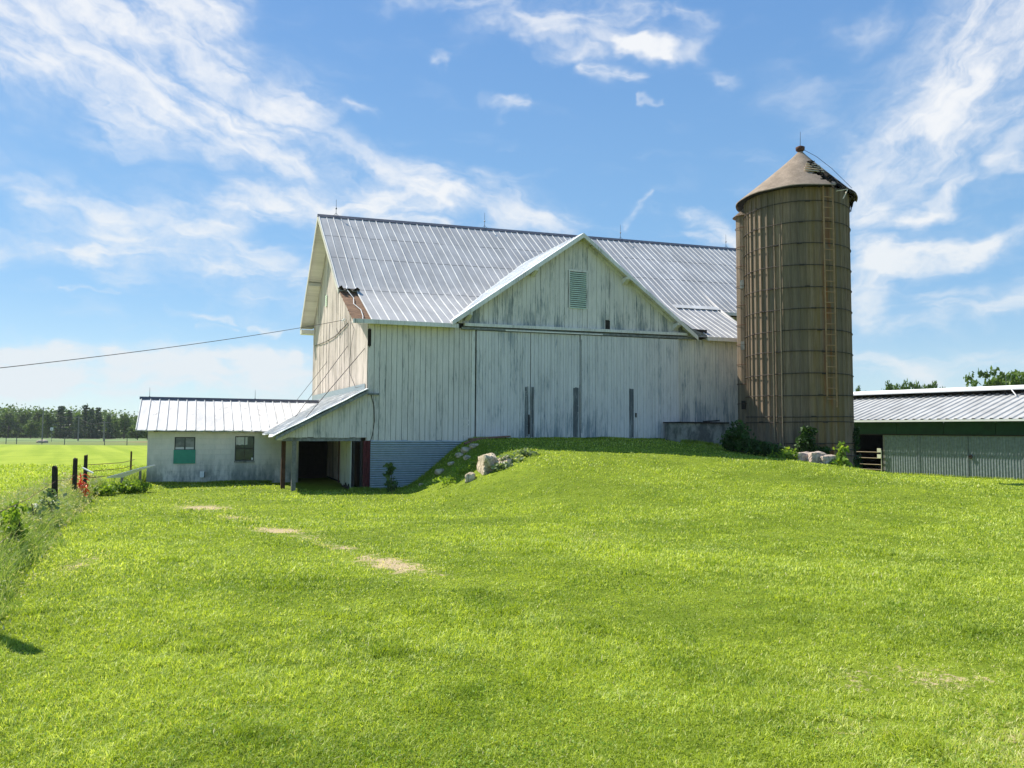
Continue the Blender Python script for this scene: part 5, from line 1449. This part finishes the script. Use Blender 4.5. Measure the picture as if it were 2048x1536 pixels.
shrub('weed_plant', 'tall dark broadleaf weed growing against the metal skirting', 'weed', [(x1, y1, z1, .17, .15, .28), (x2, y2, z2, .22, .18, .24)], 42, .075, M_leaf, seed=7, per=9, cr=.10)
x1, y1, z1 = gpw(1025, 23.5); x2, y2, z2 = gpw(1050, 24.0); x3, y3, z3 = gpw(1008, 23.0)
shrub('ground_ivy', 'patch of silvery leaved weeds right of the large wall stone', 'weed', [(x1, y1, z1, .42, .35, .12), (x2, y2, z2, .35, .35, .08), (x3, y3, z3 - .02, .3, .2, .1)], 90, .075, M_silver, seed=8, per=9, cr=.10)
x1, y1, z1 = gpw(958, 24.9); x2, y2, z2 = gpw(930, 24.6); x3, y3, z3 = gpw(900, 24.2)
shrub('ground_ivy', 'bright clover and weeds on the slope left of the wall stones', 'weed', [(x1, y1, z1, .3, .5, .1), (x2, y2, z2 + .02, .45, .5, .1), (x3, y3, z3 + .02, .5, .5, .08)], 90, .055, M_leafbright, seed=9, per=9, cr=.10)
x1, y1, z1 = gpw(240, 24.6, .26); x2, y2, z2 = gpw(200, 23.8, .2); x3, y3, z3 = gpw(272, 25.2, .24)
shrub('weed_patch', 'leafy green weeds under the slanting white sheet', 'weed', [(x1, y1, z1 - .06, .7, .4, .10), (x2, y2, z2 - .03, .45, .3, .12), (x3, y3, z3 - .05, .5, .3, .18)], 190, .070, M_leafbright, stems=3, seed=10, per=10, cr=.13)
for (px_, py_, Y, sc_, mat, lb, sd_) in ((25, 1022, 11.0, .17, M_leafbright, 'yellow-green leafy weed at left edge, upper of the bright pair', 21), (30, 1050, 9.8, .14, M_leafbright, 'yellow-green leafy weed lower down at the left edge', 22), (95, 992, 14.0, .18, M_silver, 'broad pale leaved weed left of the nearest fence post', 23), (62, 1018, 12.2, .2, M_silver, 'loose grey-green weed rising from the tall grass below the nearest post', 24), (5, 1045, 9.9, .12, M_leafbright, 'small bright weed cut by the left edge of the photo', 25)):
    x1, y1, z1 = pw(px_, py_, Y); z1 = max(z1, hz_(x1, y1) + .45)
    shrub('leafy_weed', lb, 'weed', [(x1, y1, z1, sc_, sc_, sc_ * .8), (x1, y1, z1 - .22, sc_ * .8, sc_ * .8, sc_)], 22, .060, mat, seed=sd_, per=8, cr=.10, group='broad leaved weeds in the fence row')

# ------------------------------------------------------------------ grass
def blades(name, X, Y, H, W, lean_, tone, mat, label):
    n = len(X); Z = height(X, Y) - .008
    a = rng.uniform(0, 2 * np.pi, n); wx, wy = np.cos(a) * W * .5, np.sin(a) * W * .5
    b = rng.uniform(0, 2 * np.pi, n); lx, ly = np.cos(b) * lean_ * H, np.sin(b) * lean_ * H
    V = np.empty((n, 5, 3), np.float32)
    V[:, 0] = np.stack([X - wx, Y - wy, Z], 1); V[:, 1] = np.stack([X + wx, Y + wy, Z], 1)
    V[:, 2] = np.stack([X + wx * .8 + lx * .35, Y + wy * .8 + ly * .35, Z + H * .58], 1); V[:, 3] = np.stack([X - wx * .8 + lx * .35, Y - wy * .8 + ly * .35, Z + H * .58], 1)
    V[:, 4] = np.stack([X + lx, Y + ly, Z + H * np.sqrt(np.clip(1 - .5 * lean_ ** 2, .2, 1))], 1)
    o5 = np.arange(n)[:, None] * 5
    L = (o5 + np.array([0, 1, 2, 3, 3, 2, 4])[None]).ravel(); st = (np.arange(n)[:, None] * 7 + np.array([0, 4])[None]).ravel(); tt = np.tile([4, 3], n)
    me = fast_mesh(name, V.reshape(-1, 3), L, st, tt, mat, np.repeat(tone, 5)); o = link(name, me); tag(o, label, 'grass', kind='stuff'); return o
def inside(x, y):
    u, v = wb(x, y)
    r = ((u > -.02) & (u < 17) & (v > -.06) & (v < 14)) | ((u > UL - .02) & (u < -1.6) & (v > VS - .03) & (v < 10.1)) | ((u > 12.2) & (u < 14.9) & (v > -1.4) & (v < 0)) | ((u > -2.6) & (u <= 0) & (v > .5) & (v < 12))
    r |= (x - SILO.x) ** 2 + (y - SILO.y) ** 2 < SR ** 2
    r |= ((x - PBO.x) * .819 + (y - PBO.y) * .574) > -.05
    return r
def lowf(x, y, s=1.): return .5 + .25 * np.sin(x * 1.7 * s + 1.9 * np.sin(y * 1.1 * s)) + .25 * np.sin(y * 2.3 * s - 1.3 * np.sin(x * 1.9 * s + 2))
FL = lambda y: np.interp(y, [5.2, 6.3, 16, 21, 23.3, 27], [-4.0, -4.5, X1, X2, X3, -14.4])
N = 940000
ymin, ymax = 2.9, 46.
p_ = 1.75; u_ = rng.random(N); e_ = 1 - p_
Y = (ymin ** e_ + u_ * (ymax ** e_ - ymin ** e_)) ** (1 / e_); X = rng.uniform(-1, 1, N) * (.74 * Y + 3.2)
bb = bare(X, Y) + (cell(X, Y, .09) - .5) * .7 + (cell(X, Y, .31, 3) - .5) * .5
keep = ~inside(X, Y) & ~((bb > .38) & (bare(X, Y) > .12) & (rng.random(N) < .82)) & (Y > 2.8)
X, Y = X[keep], Y[keep]; n = len(X)
lf = lowf(X, Y); lf2 = lowf(X + 7, Y + 3, .45)
H = (.020 + .020 * lf + .022 * rng.random(n) ** 2) * np.clip(.85 + Y * .014, 0, 1.5) * (.8 + .5 * lf2)
fieldm = X < FL(Y) - .1
H = np.where(fieldm, H * 1.7, H)
W = np.maximum(.0050, .00115 * Y) * rng.uniform(.7, 1.25, n)
tone = np.clip(rng.random(n) * .75 + lf2 * .22 + rng.normal(size=n) * .03, 0, 1); tone = np.where(rng.random(n) < .018, 1., tone * .97)
c1 = cell(X, Y, .06); c2 = cell(X, Y, .19, 1)
H = H * (.62 + .45 * c1 + .30 * c2); tone = np.where(tone > .985, tone, np.clip(tone + (c1 - .5) * .30 + (c2 - .5) * .20, 0, .97))  # shorter clumps go darker, gap shade put into the blade tone
tf = cell(X, Y, .27, 5) > .94
H = np.where(tf, H * 1.55, H); tone = np.where(tf, tone * .62, tone)
tone = np.where(rng.random(n) < bare(X, Y) * .8, .99, tone)
blades('lawn_grass', X, Y, H, W, rng.uniform(.25, 1.35, n), tone, M_blade, 'short mown bright green grass covering the yard and barn ramp')
# clover and broad weeds in the lawn
N = 42000; u_ = rng.random(N // 14); Yc = (3.2 ** -.9 + u_ * (30. ** -.9 - 3.2 ** -.9)) ** (1 / -.9); Xc = rng.uniform(-1, 1, len(Yc)) * (.72 * Yc + 2.5)
k_ = (lowf(Xc + 3, Yc, .8) + .25 * rng.random(len(Yc)) > .55) & ~inside(Xc, Yc); Xc, Yc = Xc[k_], Yc[k_]
rad = rng.uniform(.03, .10, len(Xc)) * (1 + Yc * .05)
X = np.repeat(Xc, 14) + rng.normal(size=len(Xc) * 14) * np.repeat(rad, 14); Y = np.repeat(Yc, 14) + rng.normal(size=len(Xc) * 14) * np.repeat(rad, 14)
Z = height(X, Y) + rng.uniform(.012, .038, len(X)); cl = leaves_obj('lawn_clover', np.stack([X, Y, Z], 1), np.maximum(.011, .0014 * Y) * rng.uniform(.7, 1.4, len(X)), np.clip(np.repeat(rng.random(len(Xc)), 14) * .6 + rng.random(len(X)) * .4, 0, 1), leafy('clover_leaves', (.16, .28, .04), (.28, .42, .07), (.46, .56, .20), .35, .8, .05), aspect=1.1)
tag(cl, 'low clover and small broad weeds scattered through the mown lawn', 'clover', kind='stuff')
# tall fence row grass
N = 72000; Y = 4.2 + (27 - 4.2) * rng.random(N) ** 1.35; off = rng.normal(size=N) * .42 - .35
X = FL(Y) + np.clip(off, -1.7, .55 + .25 * np.sin(Y * 1.7)); keep = ~inside(X, Y) & (X < FL(Y) + .42 + .25 * np.sin(Y * 1.3))
X, Y = X[keep], Y[keep]; n = len(X)
edge = np.clip((FL(Y) + .6 - X) / .8, .25, 1)
H = rng.uniform(.22, .62, n) * edge * (.75 + .4 * lowf(X, Y, 1.5)); H *= np.where(Y < 7.5, .75, 1)
blades('tall_grass', X, Y, H, np.maximum(.006, .0010 * Y), rng.uniform(.1, 1.0, n), np.clip(rng.random(n) * .9 + .1 * (H > .5), 0, 1), M_weed, 'tall seeding grass and weeds along the fence row on the left')
# seed heads standing out of the fence row
N = 5200; Yh = 4.6 + (26 - 4.6) * rng.random(N) ** 1.3; Xh = FL(Yh) + np.clip(rng.normal(size=N) * .42 - .3, -1.6, .45)
k_ = ~inside(Xh, Yh); Xh, Yh = Xh[k_], Yh[k_]; Zh = height(Xh, Yh) + rng.uniform(.28, .62, len(Xh)) * np.clip((FL(Yh) + .7 - Xh) / .8, .35, 1) * np.where(Yh < 7.5, .8, 1)
so = leaves_obj('seed_heads', np.stack([Xh, Yh, Zh], 1), np.maximum(.010, .0012 * Yh) * rng.uniform(.7, 1.5, len(Xh)), rng.random(len(Xh)), leafy('seed_heads', (.32, .34, .14), (.50, .48, .26), (.78, .74, .50), .3, .8, .05), aspect=3.2)
tag(so, 'pale seed heads and tiny flowers of the tall fence row grass', 'seed heads', kind='stuff')
# tall weeds between fence post and shed
N = 15000; t_ = rng.random(N); ax, ay = X3 + .1, 23.8; bx, by = sx_ - .2, sy_ + .5
X = ax + (bx - ax) * t_ + rng.normal(size=N) * .35; Y = ay + (by - ay) * t_ + 2.2 + rng.normal(size=N) * .6
keep = ~inside(X, Y) & (X < sx_ - .12); X, Y = X[keep], Y[keep]; n = len(X)
blades('weedy_grass', X, Y, rng.uniform(.35, .80, n), np.full(n, .020), rng.uniform(.1, .6, n), rng.random(n), M_weed, 'high grey-green weeds behind the fence wires left of the shed')
# rank grass against foundations
parts = []
def along(u0, u1, v, n, sp, h): 
    u = rng.uniform(u0, u1, n); vv2 = v + np.abs(rng.normal(size=n)) * -sp; return np.array([bw(a, b).x for a, b in zip(u, vv2)]), np.array([bw(a, b).y for a, b in zip(u, vv2)]), rng.uniform(.5, 1, n) * h
for a in ((UL, -2.7, VS - .03, 2600, .10, .15), (.1, 4.1, -.05, 1500, .12, .14), (4.1, 12.2, -.1, 2600, .10, .10), (12.2, 14.9, -1.4, 900, .1, .2), (-.6, .1, -.1, 500, .15, .18), (14.9, 16.9, -.2, 900, .5, .3)): parts.append(along(*a))
aa = rng.uniform(0, 2 * np.pi, 2600); rr = SR + .05 + np.abs(rng.normal(size=2600)) * .15
parts.append((SILO.x + rr * np.cos(aa), SILO.y + rr * np.sin(aa), rng.uniform(.1, .4, 2600)))
tt = rng.random(2200); parts.append((PBO.x + .574 * (tt * 16 - 1) - .1 + rng.normal(size=2200) * .08, PBO.y - .819 * (tt * 16 - 1) - .1 + rng.normal(size=2200) * .08, rng.uniform(.05, .18, 2200)))
X = np.concatenate([p[0] for p in parts]); Y = np.concatenate([p[1] for p in parts]); H = np.concatenate([p[2] for p in parts]); n = len(X)
blades('rank_grass', X, Y, H, np.full(n, .020), rng.uniform(.1, .8, n), rng.random(n) * .6, M_blade, 'unmown tufts of grass along the foot of the walls and silo')

# ------------------------------------------------------------------ haze
hm = bpy.data.materials.new('thin_haze'); hm.use_nodes = True; t = NT(hm.node_tree); t.n.clear()
o = t.new('ShaderNodeOutputMaterial'); pv = t.new('ShaderNodeVolumePrincipled'); pv.inputs['Color'].default_value = (.86, .93, 1., 1); pv.inputs['Density'].default_value = .00013; pv.inputs['Anisotropy'].default_value = .2
t.l.new(pv.outputs[0], o.inputs['Volume'])
mb = MB(); mb.box(-1250, 1250, -80, 1750, -8, 16); hb = mb.build('haze', hm); hb['kind'] = 'stuff'; hb['label'] = 'thin pale summer haze over the fields'
